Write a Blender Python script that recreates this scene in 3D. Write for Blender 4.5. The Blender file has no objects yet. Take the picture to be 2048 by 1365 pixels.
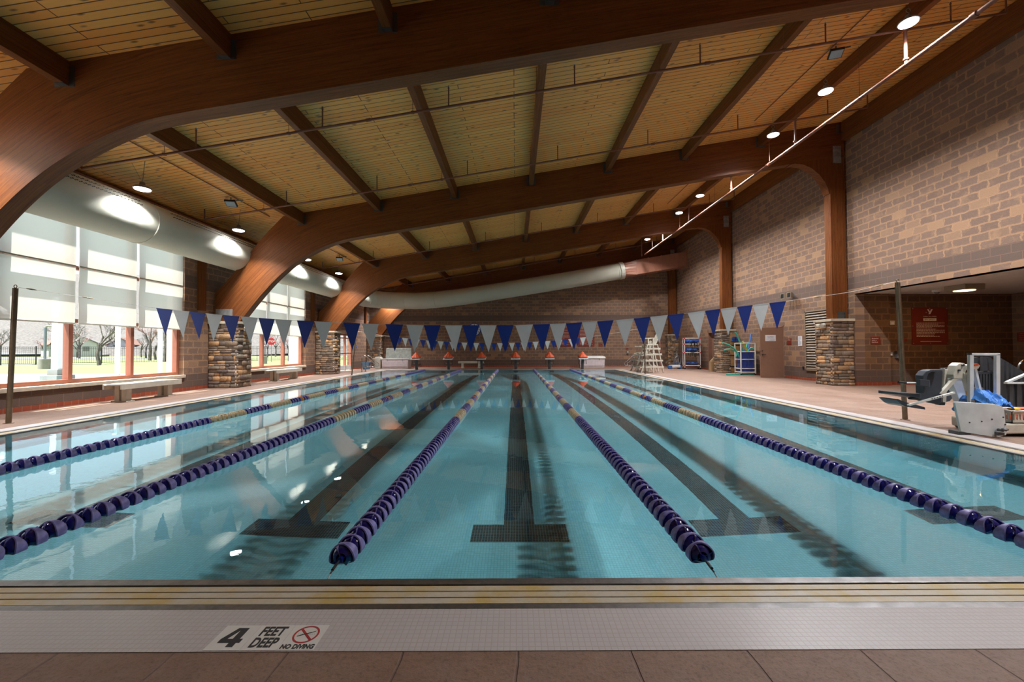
import bpy, math, random
from mathutils import Vector, Matrix
R = math.radians
scene = bpy.context.scene
col = scene.collection

# ------------------------------------------------------------------ camera, world, sun, exposure
FPX = 820.0
cam_d = bpy.data.cameras.new('camera')
cam = bpy.data.objects.new('camera', cam_d)
col.objects.link(cam)
cam_d.sensor_width = 36.0
cam_d.lens = FPX / 2048 * 36.0
cam_d.shift_x = -6.0 / 2048
cam_d.clip_end = 600
cam_d.clip_start = 0.05
_th, _ro = math.atan(15.8 / FPX), 0.004
_F = Vector((0, math.cos(_th), math.sin(_th)))
_R0, _U0 = Vector((1, 0, 0)), Vector((0, -math.sin(_th), math.cos(_th)))
_Rr = _R0 * math.cos(_ro) - _U0 * math.sin(_ro)
_Uu = _U0 * math.cos(_ro) + _R0 * math.sin(_ro)
cam.matrix_world = Matrix(((_Rr.x, _Uu.x, -_F.x, 0), (_Rr.y, _Uu.y, -_F.y, 0), (_Rr.z, _Uu.z, -_F.z, 1.24), (0, 0, 0, 1)))
scene.camera = cam

scene.view_settings.view_transform = 'Standard'
scene.view_settings.look = 'None'
scene.view_settings.gamma = 1.0
scene.view_settings.use_curve_mapping = False
scene.view_settings.exposure = 0.25

world = bpy.data.worlds.new('world')
scene.world = world
world.use_nodes = True
_bg = world.node_tree.nodes['Background']
_bg.inputs[0].default_value = (0.80, 0.90, 1.0, 1)
_bg.inputs[1].default_value = 1.25

SUN_DIR = Vector((1.0, 0.7, -3.08))
sun_d = bpy.data.lights.new('sun', 'SUN')
sun_d.energy = 20.0
sun_d.angle = R(0.6)
sun_d.color = (1.0, 0.96, 0.88)
sun = bpy.data.objects.new('sun', sun_d)
sun.rotation_euler = SUN_DIR.to_track_quat('-Z', 'Y').to_euler()
col.objects.link(sun)

LAMP_W = {False: 120.0, True: 185.0}     # hanging lamps: window side, high side
cy = scene.cycles
cy.max_bounces = 10
cy.diffuse_bounces = 5
cy.glossy_bounces = 5
cy.transmission_bounces = 6
cy.transparent_max_bounces = 12
cy.caustics_refractive = True
cy.caustics_reflective = False
cy.blur_glossy = 0.5
cy.sample_clamp_indirect = 6.0
cy.use_denoising = True

# ------------------------------------------------------------------ helpers
class MB:
    """collects shapes that become ONE mesh object"""
    def __init__(s):
        s.V, s.F, s.M, s.C, s.UV = [], [], [], [], {}
        s.usecol = False
        s.cur = (1, 1, 1, 1)

    def add(s, vs, fs, m=0, c=None):
        o = len(s.V)
        s.V += [tuple(v) for v in vs]
        for f in fs:
            s.F.append(tuple(i + o for i in f))
            s.M.append(m)
            s.C.append(c or s.cur)
        return o

    def box(s, x0, x1, y0, y1, z0, z1, m=0, c=None):
        if x0 > x1: x0, x1 = x1, x0
        if y0 > y1: y0, y1 = y1, y0
        if z0 > z1: z0, z1 = z1, z0
        s.add([(x0, y0, z0), (x1, y0, z0), (x1, y1, z0), (x0, y1, z0), (x0, y0, z1), (x1, y0, z1), (x1, y1, z1), (x0, y1, z1)],
              [(0, 3, 2, 1), (4, 5, 6, 7), (0, 1, 5, 4), (1, 2, 6, 5), (2, 3, 7, 6), (3, 0, 4, 7)], m, c)

    def hexa(s, p, m=0, c=None):
        s.add(p, [(0, 3, 2, 1), (4, 5, 6, 7), (0, 1, 5, 4), (1, 2, 6, 5), (2, 3, 7, 6), (3, 0, 4, 7)], m, c)

    def bar(s, p, q, w, h, up=(0, 0, 1), m=0, c=None):
        p, q = Vector(p), Vector(q)
        d = (q - p).normalized()
        up = Vector(up)
        if abs(d.dot(up)) > 0.98: up = Vector((0, 1, 0))
        a = d.cross(up).normalized() * (w / 2)
        b = a.cross(d).normalized() * (h / 2)
        s.hexa([p - a - b, p + a - b, q + a - b, q - a - b, p - a + b, p + a + b, q + a + b, q - a + b], m, c)

    def tube(s, pts, r, n=8, m=0, caps=True, c=None):
        pts = [Vector(p) for p in pts]
        rs = r if isinstance(r, (list, tuple)) else [r] * len(pts)
        vs, fs = [], []
        ref = None
        for i, p in enumerate(pts):
            if i == 0: d = pts[1] - p
            elif i == len(pts) - 1: d = p - pts[i - 1]
            else: d = (pts[i + 1] - p).normalized() + (p - pts[i - 1]).normalized()
            d = d.normalized() if d.length > 1e-9 else Vector((0, 0, 1))
            if ref is None:
                ref = Vector((0, 0, 1)) if abs(d.z) < 0.9 else Vector((1, 0, 0))
            a = d.cross(ref).normalized()
            b = a.cross(d).normalized()
            ref = b
            for k in range(n):
                t = 2 * math.pi * k / n
                vs.append(p + (a * math.cos(t) + b * math.sin(t)) * rs[i])
        for i in range(len(pts) - 1):
            for k in range(n):
                k2 = (k + 1) % n
                fs.append((i * n + k, i * n + k2, (i + 1) * n + k2, (i + 1) * n + k))
        if caps:
            fs.append(tuple(range(n))[::-1])
            fs.append(tuple((len(pts) - 1) * n + k for k in range(n)))
        s.add(vs, fs, m, c)

    def cyl(s, p, q, r, n=16, m=0, r2=None, c=None):
        s.tube([p, q], [r, r if r2 is None else r2], n, m, True, c)

    def lathe(s, prof, n=20, mat=None, m=0, c=None, close=True):
        vs, fs = [], []
        for (r, z) in prof:
            for k in range(n):
                t = 2 * math.pi * k / n
                v = Vector((r * math.cos(t), r * math.sin(t), z))
                vs.append(mat @ v if mat else v)
        for i in range(len(prof) - 1):
            for k in range(n):
                k2 = (k + 1) % n
                fs.append((i * n + k, i * n + k2, (i + 1) * n + k2, (i + 1) * n + k))
        if close:
            fs.append(tuple(range(n))[::-1])
            fs.append(tuple((len(prof) - 1) * n + k for k in range(n)))
        s.add(vs, fs, m, c)

    def prism(s, poly, fn, a, b, m=0, c=None):
        """poly of 2-D points; fn(u, v, t) -> 3-D; between t=a and t=b"""
        n = len(poly)
        vs = [fn(u, v, a) for u, v in poly] + [fn(u, v, b) for u, v in poly]
        fs = [tuple(range(n))[::-1], tuple(range(n, 2 * n))]
        fs += [(i, (i + 1) % n, n + (i + 1) % n, n + i) for i in range(n)]
        s.add(vs, fs, m, c)

    def quad(s, a, b, c_, d, m=0, c=None):
        s.add([a, b, c_, d], [(0, 1, 2, 3)], m, c)

    def ball(s, ctr, rx, ry=None, rz=None, n=12, m=0, c=None):
        ry, rz = ry or rx, rz or rx
        vs, fs = [], []
        h = n // 2
        for i in range(h + 1):
            ph = math.pi * i / h
            for k in range(n):
                t = 2 * math.pi * k / n
                vs.append((ctr[0] + rx * math.sin(ph) * math.cos(t), ctr[1] + ry * math.sin(ph) * math.sin(t), ctr[2] + rz * math.cos(ph)))
        for i in range(h):
            for k in range(n):
                k2 = (k + 1) % n
                fs.append((i * n + k, (i + 1) * n + k, (i + 1) * n + k2, i * n + k2))
        s.add(vs, fs, m, c)

    def mesh(s, name, mats, off=None, smooth=False):
        me = bpy.data.meshes.new(name)
        V = s.V if off is None else [(v[0] - off[0], v[1] - off[1], v[2] - off[2]) for v in s.V]
        me.from_pydata(V, [], s.F)
        for m in mats: me.materials.append(m)
        me.polygons.foreach_set('material_index', s.M)
        if smooth: me.polygons.foreach_set('use_smooth', [True] * len(s.F))
        if s.usecol:
            ca = me.color_attributes.new('col', 'FLOAT_COLOR', 'CORNER')
            data = []
            for f, c in zip(s.F, s.C):
                for _ in f: data += list(c)
            ca.data.foreach_set('color', data)
        me.validate()
        me.update()
        return me

    def build(s, name, mats, parent=None, world=False, smooth=False, bev=0.0, recalc=True, auto=True):
        if not isinstance(mats, (list, tuple)): mats = [mats]
        off = None
        if world and parent is not None:
            rt = parent
            while rt.parent: rt = rt.parent
            off = tuple(rt.location)
        me = s.mesh(name, mats, off, smooth)
        if recalc:
            import bmesh
            bm = bmesh.new(); bm.from_mesh(me)
            bmesh.ops.recalc_face_normals(bm, faces=bm.faces)
            bm.to_mesh(me); bm.free()
        if smooth and auto:
            try: me.set_sharp_from_angle(angle=R(38))
            except Exception: pass
        o = bpy.data.objects.new(name, me)
        col.objects.link(o)
        if parent is not None: o.parent = parent
        if bev:
            b = o.modifiers.new('bevel', 'BEVEL')
            b.width = bev; b.segments = 2; b.limit_method = 'ANGLE'; b.angle_limit = R(40)
        return o


def tag(o, label=None, cat=None, group=None, kind=None):
    if label: o['label'] = label
    if cat: o['category'] = cat
    if group: o['group'] = group
    if kind: o['kind'] = kind
    return o

def thing(name, label, cat, loc=(0, 0, 0), rz=0.0, group=None):
    o = bpy.data.objects.new(name, None)
    o.empty_display_size = 0.1
    o.location = loc
    o.rotation_euler = (0, 0, rz)
    col.objects.link(o)
    return tag(o, label, cat, group)

def struct(name, mb, mats, parent=None, **k):
    o = mb.build(name, mats, parent, **k)
    if parent is None: o['kind'] = 'structure'
    return o

def kids(o):
    return [c for c in col.objects if c.parent == o]

def copy_tree(o, loc=None, rz=None, label=None, group=None, parent=None):
    c = o.copy()
    col.objects.link(c)
    if parent is not None: c.parent = parent
    if loc is not None: c.location = loc
    if rz is not None: c.rotation_euler = (0, 0, rz)
    if label: c['label'] = label
    if group: c['group'] = group
    for ch in list(o.children):
        copy_tree(ch, parent=c)
    return c

def text(name, body, size, parent, loc, rot, mat, align='CENTER', bold=0.0, ext=0.0006, sx=1.0):
    cu = bpy.data.curves.new(name, 'FONT')
    cu.body = body; cu.size = size; cu.align_x = align; cu.align_y = 'CENTER'
    cu.extrude = ext; cu.offset = bold; cu.resolution_u = 4
    cu.materials.append(mat)
    tmp = bpy.data.objects.new(name, cu)
    me = bpy.data.meshes.new_from_object(tmp)
    bpy.data.objects.remove(tmp); bpy.data.curves.remove(cu)
    o = bpy.data.objects.new(name, me)
    o.location = loc; o.rotation_euler = rot; o.scale = (sx, 1, 1)
    col.objects.link(o)
    if parent is not None: o.parent = parent
    return o

# ------------------------------------------------------------------ materials
class NT:
    def __init__(s, name):
        s.m = bpy.data.materials.new(name); s.m.use_nodes = True
        s.t = s.m.node_tree
        s.b = s.t.nodes['Principled BSDF']
        s.out = s.t.nodes['Material Output']
    def n(s, t, **k):
        nd = s.t.nodes.new(t)
        for a, v in k.items():
            if a.startswith('_'): setattr(nd, a[1:], v)
        return nd
    def l(s, a, b): s.t.links.new(a, b)
    def math(s, op, a, b=None, clamp=False):
        nd = s.t.nodes.new('ShaderNodeMath'); nd.operation = op; nd.use_clamp = clamp
        for i, v in enumerate((a, b)):
            if v is None: continue
            if isinstance(v, (int, float)): nd.inputs[i].default_value = v
            else: s.l(v, nd.inputs[i])
        return nd.outputs[0]
    def mix(s, f, a, b, mode='MIX'):
        nd = s.t.nodes.new('ShaderNodeMix'); nd.data_type = 'RGBA'; nd.blend_type = mode
        for i, v in ((0, f), (6, a), (7, b)):
            if isinstance(v, (int, float)): nd.inputs[i].default_value = v
            elif isinstance(v, tuple): nd.inputs[i].default_value = (v[0], v[1], v[2], 1)
            else: s.l(v, nd.inputs[i])
        return nd.outputs[2]
    def coord(s, out='Object'):
        return s.t.nodes.new('ShaderNodeTexCoord').outputs[out]
    def sep(s, v):
        nd = s.t.nodes.new('ShaderNodeSeparateXYZ'); s.l(v, nd.inputs[0]); return nd.outputs
    def comb(s, x, y, z=0.0):
        nd = s.t.nodes.new('ShaderNodeCombineXYZ')
        for i, v in enumerate((x, y, z)):
            if isinstance(v, (int, float)): nd.inputs[i].default_value = v
            else: s.l(v, nd.inputs[i])
        return nd.outputs[0]
    def noise(s, v, scale, detail=3, rough=0.5, out=0):
        nd = s.t.nodes.new('ShaderNodeTexNoise')
        nd.inputs['Scale'].default_value = scale; nd.inputs['Detail'].default_value = detail; nd.inputs['Roughness'].default_value = rough
        if v is not None: s.l(v, nd.inputs['Vector'])
        return nd.outputs[out]
    def ramp(s, f, stops):
        nd = s.t.nodes.new('ShaderNodeValToRGB'); s.l(f, nd.inputs[0])
        cr = nd.color_ramp
        while len(cr.elements) < len(stops): cr.elements.new(0.5)
        for e, (p, c) in zip(cr.elements, stops):
            e.position = p
            e.color = (c, c, c, 1) if isinstance(c, (int, float)) else (c[0], c[1], c[2], 1)
        return nd.outputs[0]
    def brick(s, v, w, h, mortar, off=0.5, smooth=0.1, c1=(0, 0, 0), c2=(1, 1, 1), cm=(0.5, 0.5, 0.5), bias=0.0, freq=2):
        nd = s.t.nodes.new('ShaderNodeTexBrick')
        nd.inputs['Scale'].default_value = 1.0
        nd.inputs['Brick Width'].default_value = w; nd.inputs['Row Height'].default_value = h
        nd.inputs['Mortar Size'].default_value = mortar; nd.inputs['Mortar Smooth'].default_value = smooth
        nd.inputs['Bias'].default_value = bias
        nd.offset = off; nd.offset_frequency = freq; nd.squash = 1.0
        for k, c in (('Color1', c1), ('Color2', c2), ('Mortar', cm)): nd.inputs[k].default_value = (c[0], c[1], c[2], 1)
        s.l(v, nd.inputs['Vector'])
        return nd.outputs
    def bump(s, h, st=0.3, dist=0.01):
        nd = s.t.nodes.new('ShaderNodeBump'); nd.inputs['Strength'].default_value = st; nd.inputs['Distance'].default_value = dist
        s.l(h, nd.inputs['Height']); s.l(nd.outputs[0], s.b.inputs['Normal'])
        return nd
    def base(s, c):
        if isinstance(c, tuple): s.b.inputs['Base Color'].default_value = (c[0], c[1], c[2], 1)
        else: s.l(c, s.b.inputs['Base Color'])
    def rough(s, r):
        if isinstance(r, (int, float)): s.b.inputs['Roughness'].default_value = r
        else: s.l(r, s.b.inputs['Roughness'])

def plain(name, c, rough=0.5, metal=0.0, var=0.06, scale=8.0, coat=0.0):
    t = NT(name)
    nz = t.noise(t.coord(), scale, 4)
    f = t.ramp(nz, [(0.3, 1 - var * 2), (0.7, 1 + 0.0)])
    t.base(t.mix(1.0, c, f, 'MULTIPLY'))
    t.rough(rough); t.b.inputs['Metallic'].default_value = metal
    if coat: t.b.inputs['Coat Weight'].default_value = coat
    return t.m

def emit(name, c, st):
    t = NT(name)
    e = t.n('ShaderNodeEmission'); e.inputs[0].default_value = (c[0], c[1], c[2], 1); e.inputs[1].default_value = st
    t.l(e.outputs[0], t.out.inputs[0])
    return t.m

TAN, BRN, BAND = (0.385, 0.222, 0.122), (0.160, 0.099, 0.071), (0.112, 0.073, 0.056)
def cmu_mat(name, axis, tan=TAN, brn=BRN, bands=((0.10, 0.50), (3.17, 3.57))):
    t = NT(name)
    s = t.sep(t.coord())
    u = s[1] if axis == 'y' else s[0]
    z0 = t.math('SUBTRACT', s[2], 0.10)
    v = t.comb(u, z0)
    nz = t.noise(v, 8.0, 4, 0.65, out=1)
    ns = t.sep(nz)
    d = t.comb(t.math('MULTIPLY', t.math('SUBTRACT', ns[0], 0.5), 0.13), t.math('MULTIPLY', t.math('SUBTRACT', ns[1], 0.5), 0.06))
    va = t.n('ShaderNodeVectorMath'); t.l(v, va.inputs[0]); t.l(d, va.inputs[1])
    patch = t.brick(va.outputs[0], 0.4064, 0.2032, 0.028, smooth=0.8)
    joint = t.brick(v, 0.4064, 0.2032, 0.010, smooth=0.2)
    rnd = t.sep(joint[0])[0]
    rn2 = t.ramp(rnd, [(0.06, 0.3), (0.2, 1.0)])
    fine = t.noise(v, 28.0, 4, 0.7)
    core = t.math('MULTIPLY', t.math('SUBTRACT', 1.0, patch[1]), rn2)
    core = t.math('MULTIPLY', core, t.math('ADD', 0.55, t.math('MULTIPLY', fine, 0.85)), True)
    big = t.ramp(t.noise(v, 2.6, 4, 0.65), [(0.30, 0.5), (0.46, 1.0)])
    core = t.math('MULTIPLY', core, big)
    shade = t.mix(rnd, brn, tuple(c * 1.28 for c in brn))
    c = t.mix(core, tan, shade)
    # courses of darker block
    isb = None
    for a, b in bands:
        k = t.math('MULTIPLY', t.math('GREATER_THAN', s[2], a), t.math('LESS_THAN', s[2], b))
        isb = k if isb is None else t.math('ADD', isb, k)
    dark = t.mix(fine, BAND, tuple(c_ * 1.25 for c_ in BAND))
    c = t.mix(isb, c, dark)
    c = t.mix(t.math('MULTIPLY', joint[1], 0.45), c, (0.25, 0.14, 0.09))
    c = t.mix(0.5, c, t.ramp(t.noise(v, 60, 2), [(0.3, 0.8), (0.7, 1.1)]), 'MULTIPLY')
    t.base(c); t.rough(0.85)
    h = t.math('ADD', t.math('MULTIPLY', joint[1], -1.0), t.math('MULTIPLY', fine, 0.35))
    t.bump(h, 0.45, 0.006)
    return t.m

M = {}
M['cmu_y'] = cmu_mat('painted block wall side', 'y', bands=((0.10, 0.50), (3.17, 3.57)))
M['cmu_x'] = cmu_mat('painted block wall end', 'x')
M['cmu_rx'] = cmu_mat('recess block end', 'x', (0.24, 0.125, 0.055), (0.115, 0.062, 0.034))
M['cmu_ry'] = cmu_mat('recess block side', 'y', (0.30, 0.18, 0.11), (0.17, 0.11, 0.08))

def plank_mat():
    t = NT('pine deck boards')
    s = t.sep(t.coord())
    v = t.comb(s[0], s[1])
    b = t.brick(v, 3.2, 0.135, 0.008, off=0.37, smooth=0.2, freq=3)
    rnd = t.sep(b[0])[0]
    g = t.noise(t.comb(t.math('MULTIPLY', s[0], 0.8), t.math('ADD', t.math('MULTIPLY', s[1], 22.0), t.math('MULTIPLY', rnd, 9.0))), 1.6, 5, 0.6)
    c = t.mix(rnd, (0.88, 0.355, 0.075), (0.92, 0.455, 0.120))
    c = t.mix(t.math('MULTIPLY', g, 0.42), c, (0.50, 0.20, 0.035))
    vo = t.n('ShaderNodeTexVoronoi'); vo.inputs['Scale'].default_value = 1.0
    t.l(t.comb(t.math('MULTIPLY', s[0], 2.6), t.math('MULTIPLY', s[1], 7.4)), vo.inputs['Vector'])
    knot = t.ramp(vo.outputs['Distance'], [(0.08, 1.0), (0.20, 0.0)])
    c = t.mix(t.math('MULTIPLY', knot, 0.85), c, (0.13, 0.055, 0.02))
    c = t.mix(t.math('MULTIPLY', b[1], 0.95), c, (0.06, 0.025, 0.008))
    t.base(c); t.rough(0.55)
    t.bump(t.math('MULTIPLY', b[1], -1.0), 0.5, 0.01)
    return t.m
M['plank'] = plank_mat()

def glulam_mat(name, mode, c1=(0.200, 0.062, 0.014), c2=(0.068, 0.019, 0.006)):
    t = NT(name)
    if mode == 'uv':
        s = t.sep(t.coord('UV'))
        u, w = s[0], s[1]
    elif mode == 'y':
        s = t.sep(t.coord()); u, w = s[1], t.math('ADD', s[2], t.math('MULTIPLY', s[0], 0.7))
    else:
        s = t.sep(t.coord()); u, w = s[2], t.math('ADD', s[0], t.math('MULTIPLY', s[1], 0.7))
    lam = t.brick(t.comb(u, w), 2.4, 0.038, 0.0012, off=0.41, smooth=0.3)
    rnd = t.sep(lam[0])[0]
    g = t.noise(t.comb(t.math('MULTIPLY', u, 1.3), t.math('MULTIPLY', w, 45.0)), 1.0, 5, 0.7)
    c = t.mix(t.ramp(g, [(0.32, 0.0), (0.68, 1.0)]), c1, c2)
    c = t.mix(t.math('MULTIPLY', rnd, 0.22), c, (0.34, 0.12, 0.030))
    st = t.noise(t.comb(t.math('MULTIPLY', u, 5.0), t.math('MULTIPLY', w, 75.0)), 1.0, 2, 0.5)
    st = t.ramp(st, [(0.60, 0.0), (0.72, 1.0)])
    c = t.mix(t.math('MULTIPLY', st, 0.55), c, (0.05, 0.012, 0.006))
    t.base(c)
    t.rough(t.math('ADD', 0.40, t.math('MULTIPLY', g, 0.2)))
    t.b.inputs['Specular IOR Level'].default_value = 0.22
    t.bump(g, 0.25, 0.002)
    return t.m
M['arch'] = glulam_mat('stained glulam arch', 'uv')
M['purlin'] = glulam_mat('stained purlin', 'y')
M['column'] = glulam_mat('stained column', 'z')
M['trimwood'] = glulam_mat('stained trim', 'z')

def deck_mat():
    t = NT('stamped concrete deck')
    co = t.coord(); s = t.sep(co)
    v = t.comb(s[0], s[1])
    nz = t.sep(t.noise(v, 2.5, 2, 0.5, out=1))
    d = t.comb(t.math('ADD', s[0], t.math('MULTIPLY', t.math('SUBTRACT', nz[0], 0.5), 0.05)), t.math('ADD', s[1], t.math('MULTIPLY', t.math('SUBTRACT', nz[1], 0.5), 0.05)))
    b = t.brick(d, 0.47, 0.47, 0.007, off=0.37, smooth=0.6)
    rnd = t.sep(b[0])[0]
    n1 = t.noise(v, 1.3, 4, 0.6); n2 = t.noise(v, 60, 5, 0.75); n3 = t.noise(v, 14, 4, 0.6)
    c = t.mix(t.ramp(n1, [(0.35, 0.0), (0.65, 1.0)]), (0.205, 0.112, 0.072), (0.285, 0.178, 0.126))
    c = t.mix(t.ramp(t.noise(v, 5.0, 5, 0.7), [(0.45, 0.0), (0.7, 0.6)]), c, (0.20, 0.135, 0.105))
    c = t.mix(t.math('MULTIPLY', rnd, 0.25), c, (0.30, 0.19, 0.15))
    c = t.mix(t.ramp(n2, [(0.48, 0.0), (0.68, 0.75)]), c, (0.09, 0.055, 0.042))
    c = t.mix(t.ramp(n3, [(0.35, 0.0), (0.7, 0.3)]), c, (0.36, 0.25, 0.20))
    c = t.mix(t.math('MULTIPLY', b[1], 0.55), c, (0.14, 0.09, 0.07))
    t.base(c)
    t.rough(t.ramp(n1, [(0.3, 0.5), (0.7, 0.72)]))
    h = t.math('ADD', t.math('MULTIPLY', b[1], -1.0), t.math('ADD', t.math('MULTIPLY', n3, 0.6), t.math('MULTIPLY', n2, 0.35)))
    t.bump(h, 0.8, 0.012)
    return t.m
M['deck'] = deck_mat()

def tile_mat(name, c, grout, size=0.0262, mort=0.0022, rough=0.25, var=0.12):
    t = NT(name)
    s = t.sep(t.coord())
    v = t.comb(s[0], t.math('ADD', s[1], s[2]))
    b = t.brick(v, size, size, mort, off=0.0, smooth=0.1)
    rnd = t.sep(b[0])[0]
    cc = t.mix(rnd, c, tuple(x * (1 - var) for x in c))
    n = t.noise(v, 2.0, 4)
    cc = t.mix(t.ramp(n, [(0.3, 0.0), (0.75, 0.25)]), cc, tuple(x * 0.8 for x in c))
    cc = t.mix(b[1], cc, grout)
    t.base(cc); t.rough(rough)
    t.bump(t.math('MULTIPLY', b[1], -1.0), 0.35, 0.002)
    return t.m
M['tile_white'] = tile_mat('white mosaic tile', (0.53, 0.50, 0.50), (0.445, 0.395, 0.38), rough=0.35, var=0.05)
M['tile_aqua'] = tile_mat('pale aqua pool tile', (0.32, 0.76, 0.86), (0.14, 0.50, 0.61), mort=0.0014, rough=0.4, var=0.10)
M['tile_black'] = tile_mat('black lane tile', (0.010, 0.016, 0.020), (0.14, 0.25, 0.27), mort=0.0024, rough=0.4)

def redtile_mat(axis):
    t = NT('red base tile')
    s = t.sep(t.coord())
    v = t.comb(s[1] if axis == 'y' else s[0], s[2])
    b = t.brick(v, 0.155, 0.12, 0.005, off=0.0)
    rnd = t.sep(b[0])[0]
    c = t.mix(rnd, (0.36, 0.075, 0.032), (0.28, 0.055, 0.026))
    c = t.mix(b[1], c, (0.32, 0.20, 0.15))
    t.base(c); t.rough(0.4)
    return t.m
M['red_y'] = redtile_mat('y'); M['red_x'] = redtile_mat('x')

def water_mat():
    t = NT('pool water')
    b = t.b
    b.inputs['Base Color'].default_value = (0.84, 0.98, 1.0, 1)
    b.inputs['Roughness'].default_value = 0.0
    b.inputs['IOR'].default_value = 1.333
    b.inputs['Transmission Weight'].default_value = 1.0
    s = t.sep(t.coord())
    n1 = t.noise(t.comb(s[0], t.math('MULTIPLY', s[1], 0.8)), 2.2, 3, 0.5)
    n2 = t.noise(t.comb(s[0], s[1]), 11.0, 2, 0.5)
    calm = t.ramp(t.noise(t.comb(s[0], s[1]), 0.22, 1), [(0.4, 0.25), (0.62, 1.0)])
    h = t.math('MULTIPLY', t.math('ADD', n1, t.math('MULTIPLY', n2, 0.12)), calm)
    t.bump(h, 0.10, 0.03)
    return t.m
M['water'] = water_mat()

def steel(name, c=(0.42, 0.41, 0.40), r=0.32):
    t = NT(name)
    s = t.sep(t.coord())
    n = t.noise(t.comb(t.math('MULTIPLY', s[0], 2.0), t.math('MULTIPLY', s[1], 2.0), s[2]), 6, 5, 0.7)
    t.base(t.mix(t.ramp(n, [(0.35, 0.0), (0.7, 0.6)]), c, tuple(x * 0.55 for x in c)))
    t.b.inputs['Metallic'].default_value = 1.0
    t.rough(t.ramp(n, [(0.3, r), (0.7, r + 0.2)]))
    return t.m
M['steel'] = steel('stainless gutter steel', (0.27, 0.26, 0.26), 0.38)
M['chrome'] = steel('polished stainless rail', (0.62, 0.62, 0.62), 0.15)
M['postmetal'] = steel('weathered bronze post', (0.25, 0.19, 0.13), 0.4)
M['galv'] = plain('galvanised bracket', (0.10, 0.105, 0.11), 0.5, 0.6)
M['galvlt'] = plain('galvanised plate', (0.38, 0.38, 0.38), 0.5, 0.5, 0.2)

def grate_mat():
    t = NT('stained ivory grating')
    s = t.sep(t.coord()); v = t.comb(s[0], s[1])
    n = t.noise(v, 3.5, 5, 0.65)
    c = t.mix(t.ramp(n, [(0.42, 0.0), (0.62, 1.0)]), (0.52, 0.47, 0.38), (0.50, 0.36, 0.13))
    c = t.mix(t.ramp(t.noise(v, 40, 3), [(0.5, 0.0), (0.8, 0.4)]), c, (0.33, 0.28, 0.2))
    t.base(c); t.rough(0.4)
    return t.m
M['grate'] = grate_mat()
M['dark'] = plain('dark void', (0.012, 0.010, 0.009), 0.8)
M['lime'] = plain('pale limestone cap', (0.62, 0.54, 0.42), 0.7, var=0.12)
M['winframe'] = plain('terracotta painted aluminium', (0.33, 0.115, 0.070), 0.45, 0.1)
M['pipe'] = plain('red-brown painted pipe', (0.20, 0.075, 0.048), 0.65)
M['ductmetal'] = plain('terracotta painted duct', (0.36, 0.155, 0.095), 0.4)
M['white'] = plain('white plastic', (0.72, 0.71, 0.67), 0.35, var=0.05)
M['offwhite'] = plain('aged off-white plastic', (0.66, 0.62, 0.52), 0.45, var=0.12)
M['greywhite'] = plain('scuffed light grey panel', (0.70, 0.74, 0.74), 0.35, var=0.12, scale=5)
M['lidgrey'] = plain('stained grey-green lid', (0.46, 0.49, 0.43), 0.5, var=0.2)
M['whitebox'] = plain('faintly pink white fibreglass', (0.68, 0.60, 0.62), 0.4, var=0.08)
M['greyply'] = plain('dark grey plastic', (0.055, 0.058, 0.066), 0.5, var=0.15)
M['seatgrey'] = plain('slate grey seat plastic', (0.050, 0.062, 0.080), 0.38, var=0.15)
M['black'] = plain('black rubber', (0.015, 0.015, 0.016), 0.5)
M['blackmetal'] = plain('black painted metal', (0.02, 0.02, 0.022), 0.45, 0.3)
M['door'] = plain('brown painted door', (0.27, 0.145, 0.095), 0.5, var=0.05)
M['louver'] = plain('taupe louvre metal', (0.30, 0.235, 0.165), 0.45, 0.2)
M['sign_red'] = plain('dark red sign', (0.20, 0.026, 0.012), 0.4, var=0.05)
M['paper'] = plain('white paper', (0.75, 0.75, 0.78), 0.7, var=0.02)
M['signwhite'] = plain('cream lettering', (0.75, 0.66, 0.58), 0.6, var=0.0)
M['ink'] = plain('black ink', (0.03, 0.03, 0.035), 0.6, var=0.1)
M['signblue'] = plain('blue sign', (0.03, 0.06, 0.30), 0.5)
M['signred'] = plain('red enamel', (0.42, 0.03, 0.035), 0.5)
M['stopred'] = plain('stop sign red', (0.60, 0.03, 0.05), 0.5)
M['penblue'] = plain('royal blue pennant vinyl', (0.008, 0.038, 0.27), 0.45, var=0.04)
M['penwhite'] = plain('white pennant vinyl', (0.70, 0.71, 0.71), 0.5, var=0.03)
M['orange'] = plain('orange vinyl cover', (0.72, 0.10, 0.025), 0.55, var=0.12)
M['fl_orange'] = plain('orange float', (0.75, 0.27, 0.03), 0.4)
M['fl_blue'] = plain('blue lane float', (0.010, 0.014, 0.20), 0.12, var=0.15, coat=0.8)
M['fl_rim'] = plain('worn blue float rim', (0.24, 0.22, 0.52), 0.45, var=0.25, scale=30)
M['fl_tan'] = plain('cream lane float', (0.66, 0.50, 0.27), 0.3, var=0.12)
M['fl_cream'] = plain('worn cream float rim', (0.70, 0.60, 0.42), 0.45, var=0.15, scale=30)
M['cable'] = plain('stainless cable', (0.35, 0.33, 0.30), 0.4, 0.8)
M['red'] = plain('red plastic joint', (0.62, 0.02, 0.02), 0.4)
M['lifeblue'] = plain('blue life vest foam', (0.05, 0.20, 0.62), 0.6, var=0.25)
M['lifedark'] = plain('dark blue life vest', (0.02, 0.08, 0.42), 0.6, var=0.25)
M['yellow'] = plain('golden yellow strap', (0.75, 0.36, 0.02), 0.5)
M['noodle'] = plain('teal pool noodle foam', (0.06, 0.44, 0.34), 0.7, var=0.1)
M['noodleblue'] = plain('blue pool noodle foam', (0.10, 0.25, 0.72), 0.7)
M['noodlelime'] = plain('lime pool noodle foam', (0.55, 0.66, 0.06), 0.7)
M['noodlered'] = plain('red pool noodle foam', (0.50, 0.05, 0.06), 0.7)
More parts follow.
